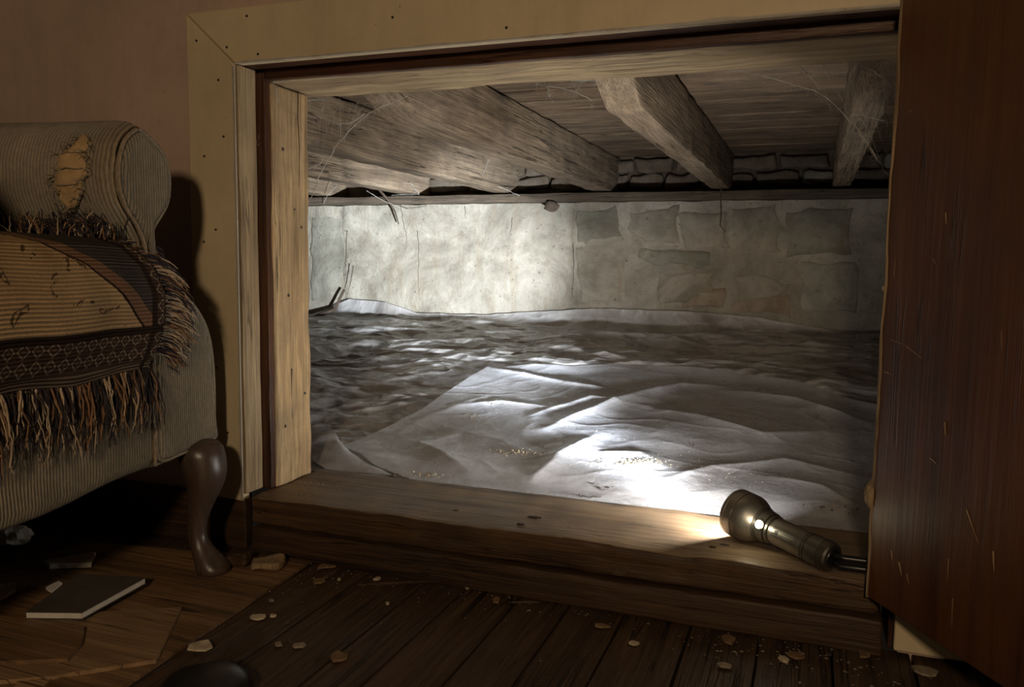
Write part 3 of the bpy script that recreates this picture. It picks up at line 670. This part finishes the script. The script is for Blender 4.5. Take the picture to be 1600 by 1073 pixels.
# front panel of the arm with piping round it
def panel(yoff, ydir, par):
    P1 = inset(prof, .013); V = [Vector((.006 + .006 * 0, yoff + ydir * p.x, p.y)) for p in P1] + [Vector((.0155 + .002 * nz(p.x * 20, p.y * 20), yoff + ydir * p.x, p.y)) for p in inset(prof, .016)] + [Vector((.018 + .002 * nz(p.x * 20, p.y * 20), yoff + ydir * p.x, p.y)) for p in inset(prof, .023)]
    F = [[r_ * NP + k, r_ * NP + (k + 1) % NP, (r_ + 1) * NP + (k + 1) % NP, (r_ + 1) * NP + k] for r_ in range(2) for k in range(NP)] + [[2 * NP + k for k in range(NP)]]
    V, F = fix(V, F); pn = build('arm_front_panel', V, F, M['cordy'], par, smooth=False)
    pts = [Vector((.0125, yoff + ydir * p.x, p.y)) for p in inset(prof, .012)]; V, F = tube([q - pn.location for q in pts + pts[:1]], .003, 7); build('piping', V, F, M['welt'], pn, smooth=True)
panel(0, 1, chr_)
am2 = arm(chr_, 'arm', -1, -.72); panel(-.72, -1, chr_)
def bow(V): return [Vector((v[0], v[1], v[2])) for v in V]
V, F = rbox(-.60, .010, -.62, -.030, .196, .345, (6, 30, 8), .018, .006, 7, 71); V = [Vector((v.x, v.y, v.z + (.010 * sm(.3, .19, v.z) * (1 - abs((v.y + .33) / .3)) * -1))) for v in V]
build('front_rail', V, F, M['cordy'], chr_, smooth=True)
V, F = rbox(-.58, .030, -.60, -.118, .335, .508, (16, 30, 12), .05, .010, 6, 72); build('seat_cushion', V, F, M['cordy'], chr_, smooth=True)
V, F = rbox(-.78, -.58, -.80, .02, .19, .95, (6, 30, 20), .06, .010, 5, 73); build('backrest', V, F, M['cordx'], chr_, smooth=True)
for ys in (-.118, -.030):
    V, F = tube([(.0125 + .001 * nz(z * .5, 3), ys + .003 * nz(z * .3, ys), .198 + z * .0147) for z in range(11)], .003, 6); build('piping', V, F, M['welt'], chr_, smooth=True)
def leg(x, y, sx, sy, front=True):
    dv = Vector((sx * 1.25, sy * .85, 0)); V = []; F = []; S = 20
    rg = [(.215, .034, .0), (.19, .036, .002), (.165, .034, .006), (.14, .0275, .006), (.11, .0195, -.001), (.085, .0155, -.005), (.062, .0140, -.006), (.045, .0160, -.002), (.030, .0215, .005), (.018, .0260, .011), (.008, .0270, .013), (.001, .0240, .012)]
    if not front: rg = [(.215, .028, 0), (.14, .024, -.004), (.07, .019, -.014), (0.001, .02, -.03)]
    for z, r_, o_ in rg:
        for k in range(S):
            a_ = 2 * math.pi * k / S; V.append(Vector((x, y, z)) + dv * o_ * 1.25 + Vector((math.cos(a_), math.sin(a_), 0)) * r_)
    for i in range(len(rg) - 1):
        for k in range(S): F.append([i * S + k, i * S + (k + 1) % S, (i + 1) * S + (k + 1) % S, (i + 1) * S + k])
    F += [list(range(S)), [(len(rg) - 1) * S + k for k in range(S)]]; V, F = fix(V, F)
    o = build('leg', V, F, M['leg'], chr_, smooth=True)
    if front: s_ = o.modifiers.new('s', 'SUBSURF'); s_.levels = s_.render_levels = 1
    return o
leg(.014, -.010, 1, -.1); leg(-.012, -.735, 1, .2); leg(-.66, .0, -1, .3, False); leg(-.66, -.72, -1, -.3, False)
# torn patch on the roll: foam showing through the split cover
RC = Vector((-.1205, .6025))
def roll_pt(x, a, off):   # a: angle from straight up towards the seat side
    best = None
    for p in prof:
        if p.y > .5:
            aa = math.atan2(-(p.x - RC.x), p.y - RC.y)
            if best is None or abs(aa - a) < best[0]: best = (abs(aa - a), (p - RC).length)
    return Vector((x, RC.x - math.sin(a) * (best[1] + off), RC.y + math.cos(a) * (best[1] + off)))
def tear(u, v, off, grow):
    a = lerp(.85, 2.3, v); xc = -.036 - .022 * v + .008 * nz(v * 5, 1); wd = (.021 * math.sin(math.pi * min(max(v, .03), .97)) ** .6 + .003 * nz(v * 16, 7)) * grow
    return roll_pt(xc + (u - .5) * 2 * wd, a, off + .002 * nz(u * 5, v * 9, 4))
V, F = grid(8, 26, lambda u, v: tear(u, v, .0012, 1.25)); build('torn_cover_edge', V, F, M['welt'], chr_, smooth=True)
V, F = grid(10, 30, lambda u, v: tear(u, v, .0035 * math.sin(math.pi * u) ** .5 * (.6 + .5 * nz(v * 7, u * 3, 2)) + .0025, .98)); build('exposed_foam', V, F, M['foam'], chr_, smooth=True)
rr = random.Random(5); V = []; F = []
for k in range(46):
    v = rr.random(); s = rr.choice([-1, 1]); p = tear(.5 + s * .52, v, .004, 1.1); q = p + Vector((rr.uniform(-.012, .012), -.008 - rr.random() * .008, rr.uniform(-.012, .006))); tube([p, p.lerp(q, .5) + Vector((0, -.003, .003)), q], .0007, 4, V, F, .5)
for k in range(3): # seams across the foam
    v = .26 + .2 * k; tube([tear(u, v + .03 * nz(u * 4, k), .0062, .95) for u in (.08, .3, .5, .7, .92)], .0009, 4, V, F, .6)
o = build('loose_threads', V, F, M['welt'], chr_); o['kind'] = 'stuff'

# ------------------------------------------------------------------ tapestry throw over the seat
bl = empty('tapestry_throw', CO + Vector((.02, -.3, .33)), CA); tag(bl, 'fringed woven tapestry throw draped over the armchair seat', 'blanket')
bofs = Matrix.Rotation(-CA, 3, 'Z') @ (bl.location - CO)
FR = [(0, .016, .338), (.03, .030, .367), (.07, .042, .405), (.11, .046, .445), (.15, .038, .482), (.18, .018, .506), (.21, -.012, .5165), (.26, -.065, .519), (.40, -.20, .520)]
def cloth(s, v):
    """s metres in from the right hem, v metres up from the bottom hem, in chair space"""
    x = interp([(a, b) for a, b, c in FR], v); z = interp([(a, c) for a, b, c in FR], v)
    y = -.112 - s - .030 * sm(.10, .21, v)
    cr_ = sm(.035, .0, s); x -= .018 * cr_ * (1 if v < .2 else 0); 
    x += .007 * nz(s * 11, v * 7, 3) + .003 * nz(s * 26, v * 18, 5); z += .003 * nz(s * 9, v * 11, 8) + (.003 * math.sin(s * 30) if v < .02 else 0)
    return Vector((x, y, z))
NU, NV = 90, 80; V = []; UV = []
for j in range(NV + 1):
    for i in range(NU + 1): s, v = .47 * i / NU, .40 * j / NV; V.append(cloth(s, v) - bofs); UV.append((s, v))
F = [[j * (NU + 1) + i, j * (NU + 1) + i + 1, (j + 1) * (NU + 1) + i + 1, (j + 1) * (NU + 1) + i] for j in range(NV) for i in range(NU)]
o = build('woven_cloth', V, F, M['tapestry'], bl, smooth=True, uv=UV); sd = o.modifiers.new('s', 'SOLIDIFY'); sd.thickness = .003; sd.offset = -1
rr = random.Random(8); acc = {k: ([], []) for k in ('yarn_l', 'yarn_d', 'yarn_b')}
def strand(p, dirs, L_, r_, mk):
    pts = [p]; n = 7
    for k in range(n):
        q = (k + 1) / n; d = Vector(dirs[0]).lerp(Vector(dirs[1]), q).normalized(); d += Vector((rr.uniform(-.22, .22), rr.uniform(-.38, .38), rr.uniform(-.16, .16))); pts.append(pts[-1] + d.normalized() * L_ / n)
    tube([q - bofs for q in pts], r_, 4, *acc[mk], .55)
for k in range(430):   # bottom hem
    s = rr.uniform(0, .46); p = cloth(s, .003); mk = rr.choices(['yarn_d', 'yarn_l', 'yarn_b'], [5, 3, 3])[0]
    strand(p + Vector((rr.uniform(-.004, .007), 0, 0)), ((.25, rr.uniform(-.2, .3), -1), (-.12, rr.uniform(-.35, .35), -1)), rr.uniform(.05, .095), rr.uniform(.0008, .0014), mk)
for k in range(330):   # right hem, sweeping over the arm front
    v = rr.uniform(.0, .215); p = cloth(.002, v); mk = rr.choices(['yarn_d', 'yarn_l', 'yarn_b'], [4, 3, 2])[0]
    up_ = sm(.10, .21, v)
    strand(p + Vector((rr.uniform(-.002, .006), 0, 0)), ((.35, .9, .15 * up_ - .1), (.10, .75, -.75 + .35 * up_)), rr.uniform(.040, .066), rr.uniform(.0008, .0013), mk)
for k in range(330):   # far edge tucked against the inside of the arm
    s = rr.uniform(-.005, .05); x = rr.uniform(-.24, -.0); p = Vector((x, -.150 - s, .515)); mk = rr.choices(['yarn_d', 'yarn_l', 'yarn_b'], [6, 2, 2])[0]
    strand(p, ((rr.uniform(-.5, .5), .2, 1), (rr.uniform(-.9, .9), -.4, rr.uniform(-.1, .7))), rr.uniform(.02, .05), rr.uniform(.0008, .0013), mk)
for mk, (V, F) in acc.items():
    o = build('fringe', V, F, M[mk], bl); o['kind'] = 'stuff'

# ------------------------------------------------------------------ things on the room floor
def flat(name, px, z0, th, mat, label, cat, seed=0, group=None, zz=0.):
    q = [at(x, y, Z=z0) for x, y in px]; P = []
    for a, b in zip(q, q[1:] + q[:1]):
        for k in range(5):
            p = a.lerp(b, k / 5); j = .0018; P.append((p.x + j * nz(p.x * 60, p.y * 60, seed), p.y + j * nz(p.x * 60, p.y * 60, seed + 9)))
    V, F = prism(P, z0, z0 + th, 'z'); o = build(name, V, F, M[mat]); return tag(o, label, cat, group)
flat('floor_panel', [(491, 877), (468, 866), (330, 866), (150, 850), (-60, 900), (-320, 1073), (-200, 1250), (40, 1180), (200, 1073)], .0005, .004, 'ply', 'wide thin wood panel laid over the floorboards beside the armchair', 'board', 1)
flat('board_scrap', [(135, 962), (284, 953), (262, 1000), (244, 1036), (80, 1062), (-60, 1075), (-40, 980)], .0047, .005, 'cardboard', 'tan thin board with a slanted right edge on the floor panel', 'board', 2)
flat('board_scrap', [(-60, 962), (60, 972), (132, 984), (126, 1012), (106, 1034), (60, 1036), (-60, 1042)], .0099, .005, 'ply', 'darker thin board lying on top of the tan board', 'board', 3)
flat('card_scrap', [(28, 1062), (82, 1060), (66, 1076), (20, 1080)], .0049, .002, 'cardboard', 'small pale card piece at the bottom left edge of the photo', 'card', 4)
def book(px, z0, th, label, cov='cover'):
    q = [at(x, y, Z=z0) for x, y in px]; c_ = sum(q, Vector()) / 4
    e = empty('book', (c_.x, c_.y, z0)); tag(e, label, 'book')
    for nm, f, za, zb, mt in (('cover', 1.0, 0, .0012, cov), ('page_block', .985, .0013, th - .0013, 'paper'), ('cover', 1.0, th - .0012, th, cov)):
        P = [(c_.x + (p.x - c_.x) * f, c_.y + (p.y - c_.y) * f) for p in q]
        V, F = prism(P, z0 + za, z0 + zb, 'z'); build(nm, [Vector(v) - e.location for v in V], F, M[mt], e)
book([(40, 967), (128, 968), (228, 912), (125, 906)], .0152, .010, 'thin dark-covered book with a bright page edge under the armchair')
flat('folded_card', [(68, 882), (150, 869), (143, 886), (78, 889)], .006, .008, 'paper', 'pale folded card lying deep under the armchair', 'card', 6)
flat('paper_scrap', [(-20, 922), (24, 915), (24, 926), (0, 938), (-20, 942)], .006, .006, 'paper', 'white paper scrap under the chair at the left edge of the photo', 'paper', 7)
flat('paper_scrap', [(72, 920), (92, 910), (98, 913), (80, 926)], .0265, .003, 'paper', 'tiny pale paper scrap lying on the dark book', 'paper', 8)
q = at(22, 838, Z=.02); V, F = clump((q.x, q.y, .022), .022, 8, (1.3, 1, .7)); tag(build('crumpled_bag', V, F, M['paper'], smooth=False), 'crumpled pale plastic bag in the shadow below the chair front', 'bag')
q = at(346, 1078, Z=.0)
V, F = lathe([(0, .052), (.010, .053), (.020, .050), (.028, .040), (.033, .024), (.035, .006)], (Vector((q.x, q.y - .028, .001)), Vector((0, 0, 1)), Vector((1, 0, 0)), Vector((0, 1, 0))), 40); tag(build('domed_lid', V, F, M['black'], smooth=True), 'black domed lid on the floorboards at the bottom edge', 'lid')
def chunk(px0, px1, h, mat, label, seed, name, cat):
    a = at(*px0, Z=.005); b = at(*px1, Z=.005); L_ = (b - a).length; c_ = (a + b) / 2; an_ = math.atan2(b.y - a.y, b.x - a.x)
    V, F = rbox(-L_ / 2, L_ / 2, -.017, .017, 0, h, (8, 4, 4), .006, .009, 28, seed); rm = Matrix.Rotation(an_, 3, 'Z')
    tag(build(name, [rm @ Vector(v) + Vector((c_.x, c_.y, .0058)) for v in V], F, M[mat], smooth=False), label, cat)
chunk((356, 882), (392, 884), .020, 'kick', 'dark broken wood chunk right beside the armchair foot', 81, 'wood_chunk', 'wood')
chunk((392, 888), (440, 886), .016, 'raw', 'pale split wood chunk next to the dark chunk by the foot', 84, 'wood_chunk', 'wood')
def chip(px, py, w_, h_, mat, name, label, cat, rot=0., z0=.0012, seed=0):
    c_ = at(px, py, Z=z0); k_ = 1 / 1060.; P = []
    for k in range(8):
        a = 2 * math.pi * k / 8; r_ = 1 + .75 * nz(k * 1.7, seed * 3.1); x, y = math.cos(a) * w_ * .5 * k_ * r_, math.sin(a) * h_ * .9 * k_ * r_
        P.append((c_.x + x * math.cos(rot) - y * math.sin(rot), c_.y + x * math.sin(rot) + y * math.cos(rot)))
    V, F = prism(P, z0, z0 + .0028, 'z'); tag(build(name, V, F, M[mat]), label, cat)
for k, (px, py, w_, h_, mt, nm, lb, ct, ro) in enumerate([
    (315, 1011, 34, 16, 'chip', 'paint_flake', 'largest cream paint flake on the edge of the floor panel', 'paint flake', .2),
    (405, 965, 24, 9, 'chip', 'paint_flake', 'elongated cream flake on the boards right of the floor panel', 'paint flake', .5),
    (427, 963, 9, 4, 'chip', 'paint_flake', 'tiny cream flake just right of the elongated one', 'paint flake', .3),
    (424, 939, 9, 4, 'chipd', 'paint_flake', 'tiny flake beside the panel edge nearer the sill', 'paint flake', .0),
    (511, 885, 30, 14, 'chipw', 'wood_chip', 'ragged brown chip against the lower board near its left end', 'wood chip', .4),
    (498, 908, 22, 12, 'chipw', 'wood_chip', 'small dark chip on the floor by the panel corner', 'wood chip', .9),
    (467, 1010, 16, 8, 'chipd', 'paint_flake', 'dull grey flake in the middle of the left floorboards', 'paint flake', .6),
    (435, 1008, 10, 5, 'chipd', 'paint_flake', 'small round flake left of the dull grey one', 'paint flake', .1),
    (530, 1027, 24, 14, 'chipw', 'wood_chip', 'tan leaf-shaped chip low on the left floorboards', 'wood chip', .7),
    (590, 905, 9, 6, 'chip', 'paint_flake', 'bright speck-like flake behind the long splinter', 'paint flake', 0),
    (530, 906, 6, 4, 'chip', 'paint_flake', 'bright tiny flake left of the long splinter', 'paint flake', 0),
    (606, 944, 6, 4, 'chip', 'paint_flake', 'lone white speck of paint in front of the long splinter', 'paint flake', 0),
    (776, 939, 11, 11, 'chipw', 'wood_chip', 'upright dark chip near the lower board left of centre', 'wood chip', .2),
    (730, 919, 7, 6, 'chipd', 'paint_flake', 'grey flake touching the lower board left of centre', 'paint flake', .2),
    (941, 979, 24, 6, 'chipw', 'wood_chip', 'curled pale shaving on the floorboards right of centre', 'wood chip', .1),
    (990, 1006, 14, 5, 'chip', 'paint_flake', 'white flake beside the curled shaving', 'paint flake', .3),
    (1137, 1000, 20, 12, 'chipw', 'leaf', 'crumpled brown leaf on the floor below the flashlight', 'leaf', .5),
    (1133, 1041, 16, 6, 'chipd', 'paint_flake', 'white flake on the floor below the crumpled leaf', 'paint flake', .1),
    (1224, 1031, 14, 8, 'chip', 'paint_flake', 'white angular flake on the floor below the flashlight tail', 'paint flake', .7),
    (1243, 1025, 24, 9, 'chipw', 'wood_chip', 'oval tan chip behind the white angular flake', 'wood chip', .0),
    (1350, 1022, 16, 12, 'chipw', 'wood_chip', 'pale chip against the lower board near the door', 'wood chip', .2),
    (1368, 1012, 14, 10, 'chipw', 'wood_chip', 'small pale chip in the corner below the door', 'wood chip', .5),
    (1445, 1050, 30, 16, 'chipd', 'paint_flake', 'broken plaster flake on the floor under the door', 'plaster flake', .3)]):
    chip(px, py, w_, h_, mt, nm, lb, ct, ro, .0012 if px > 340 or py < 1000 else .0048, k + 1)
V, F = tube([at(560, 914, Z=.003), at(600, 912, Z=.004), at(640, 910, Z=.004), at(676, 908, Z=.003)], [.0015, .003, .003, .001], 6); tag(build('wood_splinter', V, F, M['kick']), 'long thin wood splinter lying before the lower board', 'splinter')
V, F = tube([at(800, 941, Z=.002), at(825, 940, Z=.003), at(843, 941, Z=.002)], [.001, .0014, .0008], 5); tag(build('twig', V, F, M['root']), 'short dark twig on the floor left of centre', 'twig')

# crumbs and grit
def crumbs(name, spots, mat, label, cat, zf, seed):
    rr = random.Random(seed); V = []; F = []
    for (x, y, sx, sy, n, r0) in spots:
        for k in range(n):
            px_, py_ = rr.gauss(x, sx), rr.gauss(y, sy); z = zf(px_, py_)
            if z is None: continue
            r_ = r0 * rr.uniform(.4, 1.3); b = len(V); c_ = Vector((px_, py_, z + r_ * .5)); sq = Vector((rr.uniform(.6, 1.6), rr.uniform(.6, 1.6), rr.uniform(.4, .9)))
            for d in ((1, 0, 0), (0, 1, 0), (-1, 0, 0), (0, -1, 0), (0, 0, 1), (0, 0, -1)):
                V.append(c_ + Vector((d[0] * sq.x, d[1] * sq.y, d[2] * sq.z)) * r_ * rr.uniform(.7, 1.2))
            F += [[b + i, b + (i + 1) % 4, b + 4] for i in range(4)] + [[b + (i + 1) % 4, b + i, b + 5] for i in range(4)]
    tag(build(name, V, F, M[mat]), label, cat, kind='stuff')
def zfloor(x, y): return .0008 if y < -.014 else None
crumbs('floor_crumbs', [(-.4, -.03, .3, .02, 160, .0014), (-.55, -.12, .15, .1, 60, .0012), (.0, -.05, .08, .03, 110, .0018), (-.25, -.18, .2, .08, 50, .001), (-.70, -.06, .03, .04, 60, .0016)], 'grit', 'loose crumbs and dust scattered over the floorboards', 'debris', zfloor, 3)
def zsill(x, y): return SILL + .0005 if -.86 < x < .09 and .02 < y < .2 else None
crumbs('sill_crumbs', [(-.80, .12, .04, .04, 60, .0013), (-.82, .08, .02, .03, 30, .0014), (-.35, .1, .2, .05, 40, .0008), (-.36, .06, .03, .015, 25, .0012)], 'grit', 'pale crumbs strewn along the top of the sill', 'debris', zsill, 4)
def zup(x, y):
    if y < .206: return SILL
    if y > .30: return base(x, y) + .010 + w_up(x, y) + .0005
    return lerp(SILL - .002, base(x, y) + .010 + w_up(x, y) * sm(.2, .32, y), sm(.2, .30, y)) + .0005
def gp(px, py):
    z = .1
    for _ in range(40): p = at(px, py, Z=z); z = .6 * z + .4 * zup(p.x, p.y)
    return p
def spots(L_): return [(gp(a, b).x, gp(a, b).y, sx, sy, n, r_) for a, b, sx, sy, n, r_ in L_]
crumbs('sand_trail', spots([(1000, 722, .028, .010, 170, .0013), (955, 725, .03, .008, 60, .001), (1080, 770, .04, .008, 50, .0009)]), 'grit_s', 'yellowish sand trail on the brightly lit plastic', 'sand', zup, 5)
crumbs('dark_grit', spots([(940, 762, .012, .006, 9, .002), (920, 777, .012, .003, 12, .0022), (1075, 695, .01, .006, 5, .002), (1290, 795, .02, .012, 10, .002), (1355, 800, .012, .01, 8, .002), (810, 705, .05, .02, 14, .0013), (560, 718, .005, .005, 2, .003), (1005, 722, .03, .01, 18, .0012), (1275, 653, .01, .01, 4, .002)]), 'grit_d', 'dark crumbs sprinkled on the plastic sheet', 'debris', zup, 6)
crumbs('pale_grit', spots([(660, 742, .025, .008, 50, .002), (805, 706, .022, .008, 70, .0018), (735, 650, .012, .008, 25, .0013), (765, 628, .006, .006, 8, .0018), (900, 700, .2, .1, 160, .0009), (1150, 740, .12, .08, 120, .0008), (1320, 790, .02, .012, 10, .0018)]), 'chip', 'pale grit in small heaps on the plastic sheet', 'debris', zup, 7)

# ------------------------------------------------------------------ roots, sticks and cobwebs
def stick(pts, r_, name, label, cat, mat='root', taper=.4):
    V, F = tube(pts, r_, 6, taper=taper); return tag(build(name, V, F, M[mat], smooth=True), label, cat)
stick([at(487, 497, Y=1.75), at(505, 490, Y=1.765), at(524, 483, Y=1.78), at(530, 468, Y=1.79), at(538, 452, Y=1.80)], .009, 'stick', 'bent dark stick poking up beside the left end of the plastic', 'stick', taper=.6)
stick([at(592, 296, Y=1.74), at(606, 312, Y=1.76), at(617, 330, Y=1.79), at(623, 350, Y=1.81)], .006, 'root', 'dry root hanging over the wall plate at the left', 'root')
stick([at(1128, 282, Y=1.77), at(1126, 310, Y=1.775), at(1127, 340, Y=1.785), at(1125, 352, Y=1.79), at(1134, 362, Y=1.80)], .003, 'root', 'thin forked root hanging below the middle joist end', 'root')
stick([at(552, 415, Y=1.8), at(548, 440, Y=1.80), at(543, 460, Y=1.80)], .002, 'root', 'tiny root on the back wall above the bent stick', 'root')
q = at(862, 323, Y=1.775); V, F = clump((q.x, q.y, q.z), .022, 12, (1.2, .5, .9)); tag(build('nest_clump', V, F, M['root'], smooth=True), 'small dusty nest stuck under the wall plate', 'nest')
def web(name, label, lines, fuzz, seed):
    rr = random.Random(seed); ST = []; V2 = []; F2 = []
    for pts, r_ in lines:
        thin = r_ < .0003; V, F = (V2, F2) if thin else ([], [])
        if not thin: ST.append((V, F))
        P = [at(x, y, Y=yy) for x, y, yy in pts]; Q = []
        for a, b in zip(P, P[1:]):
            n = max(3, int((b - a).length / .012))
            for k in range(n): Q.append(a.lerp(b, k / n) + Vector((rr.uniform(-1, 1), rr.uniform(-1, 1), rr.uniform(-1, .6))) * .0012)
        Q.append(P[-1]); tube(Q, [r_ * rr.uniform(.6, 1.6) for _ in Q], 4, V, F)
        for _ in range(int(len(Q) * fuzz * (.25 if thin else .8))):
            a = rr.choice(Q); pts_ = [a]
            for k in range(4): pts_.append(pts_[-1] + Vector((rr.uniform(-1, 1), rr.uniform(-.6, .6), rr.uniform(-1.2, .8))) * .006)
            tube(pts_, .00017, 3, V2, F2)
    e = empty(name, at(*lines[0][0][0][:2], Y=lines[0][0][0][2])); tag(e, label, 'cobweb')
    for V, F in ST: build('web_strand', [v - e.location for v in V], F, M['web'], e)
    o = build('web_fuzz', [v - e.location for v in V2], F2, M['web'], e); o['kind'] = 'stuff'
def net(a0, a1, b0, b1, n, Y, rr):   # fine threads between two edges
    return [([(lerp(a0[0], a1[0], k / n) + rr.uniform(-8, 8), lerp(a0[1], a1[1], k / n) + rr.uniform(-4, 4), Y), (lerp(b0[0], b1[0], k / n) + rr.uniform(-8, 8), lerp(b0[1], b1[1], k / n) + rr.uniform(-4, 4), Y)], .00012) for k in range(n + 1)]
rr = random.Random(2)
web('cobweb', 'dusty cobweb strung across the upper left corner of the opening', [
    ([(637, 150, .21), (600, 165, .21), (575, 177, .21), (545, 205, .20), (530, 222, .20), (512, 250, .19), (500, 272, .18), (490, 300, .17), (482, 318, .166)], .0006), ([(481, 263, .166), (500, 257, .175), (506, 244, .18)], .0008),
    ([(505, 165, .2), (503, 175, .2), (512, 187, .2), (528, 192, .2), (545, 193, .2), (570, 178, .205)], .0008), ([(480, 157, .17), (496, 155, .19), (510, 157, .2)], .0010), ([(531, 153, .206), (533, 170, .206), (531, 190, .2)], .0004), ([(533, 194, .2), (531, 220, .2)], .0005)]
    + net((490, 160), (560, 158), (485, 250), (545, 200), 12, .19, rr) + net((560, 155), (640, 148), (540, 200), (590, 172), 10, .2, rr), 1.1, 1)
web('cobweb', 'long sagging cobweb in the upper right corner beside the door', [
    ([(1098, 106, .206), (1140, 108, .207), (1180, 115, .21), (1220, 125, .21), (1250, 136, .21), (1275, 142, .21), (1300, 160, .21), (1330, 190, .2), (1355, 222, .19), (1372, 250, .18), (1386, 272, .17)], .0006), ([(1248, 100, .207), (1268, 122, .21), (1282, 140, .21)], .0005),
    ([(1330, 178, .2), (1355, 182, .19), (1378, 187, .18), (1390, 195, .17)], .0006), ([(1340, 98, .206), (1365, 112, .2), (1385, 125, .18), (1397, 138, .17)], .0004), ([(1385, 175, .175), (1391, 200, .17), (1392, 220, .17)], .0007)]
    + net((1260, 98), (1395, 92), (1290, 150), (1392, 200), 14, .19, rr) + net((1320, 180), (1395, 180), (1370, 250), (1392, 240), 7, .18, rr), 1.0, 2)
web('cobweb', 'short tufted cobweb below the header left of the middle joist', [([(838, 130, .206), (852, 134, .207), (880, 138, .215), (900, 144, .22), (925, 157, .23)], .0006), ([(852, 128, .206), (856, 142, .207), (858, 148, .207)], .0010), ([(893, 126, .21), (910, 126, .21), (932, 125, .215)], .0012)], 2.2, 3)
web('cobweb', 'faint cobweb in the recess at the top of the left post', [([(427, 125, .061), (433, 143, .061), (434, 160, .061)], .0007), ([(420, 122, .0605), (450, 127, .0605), (480, 112, .061)], .0003), ([(418, 128, .061), (412, 180, .05), (404, 215, .046)], .0002)] + net((418, 125), (440, 125), (440, 150), (475, 128), 6, .06, rr), 1.2, 4)
web('cobweb', 'hanging cobweb threads at the left end of the wall plate', [([(525, 292, 1.72), (512, 305, 1.74), (505, 318, 1.78)], .0009), ([(573, 298, 1.72), (600, 314, 1.75), (640, 330, 1.80), (670, 325, 1.81)], .0009), ([(640, 285, 1.7), (655, 303, 1.75), (612, 305, 1.75)], .0008), ([(764, 250, 1.5), (755, 272, 1.55), (751, 288, 1.6)], .0008), ([(778, 290, 1.7), (812, 306, 1.75)], .0008)], .8, 5)
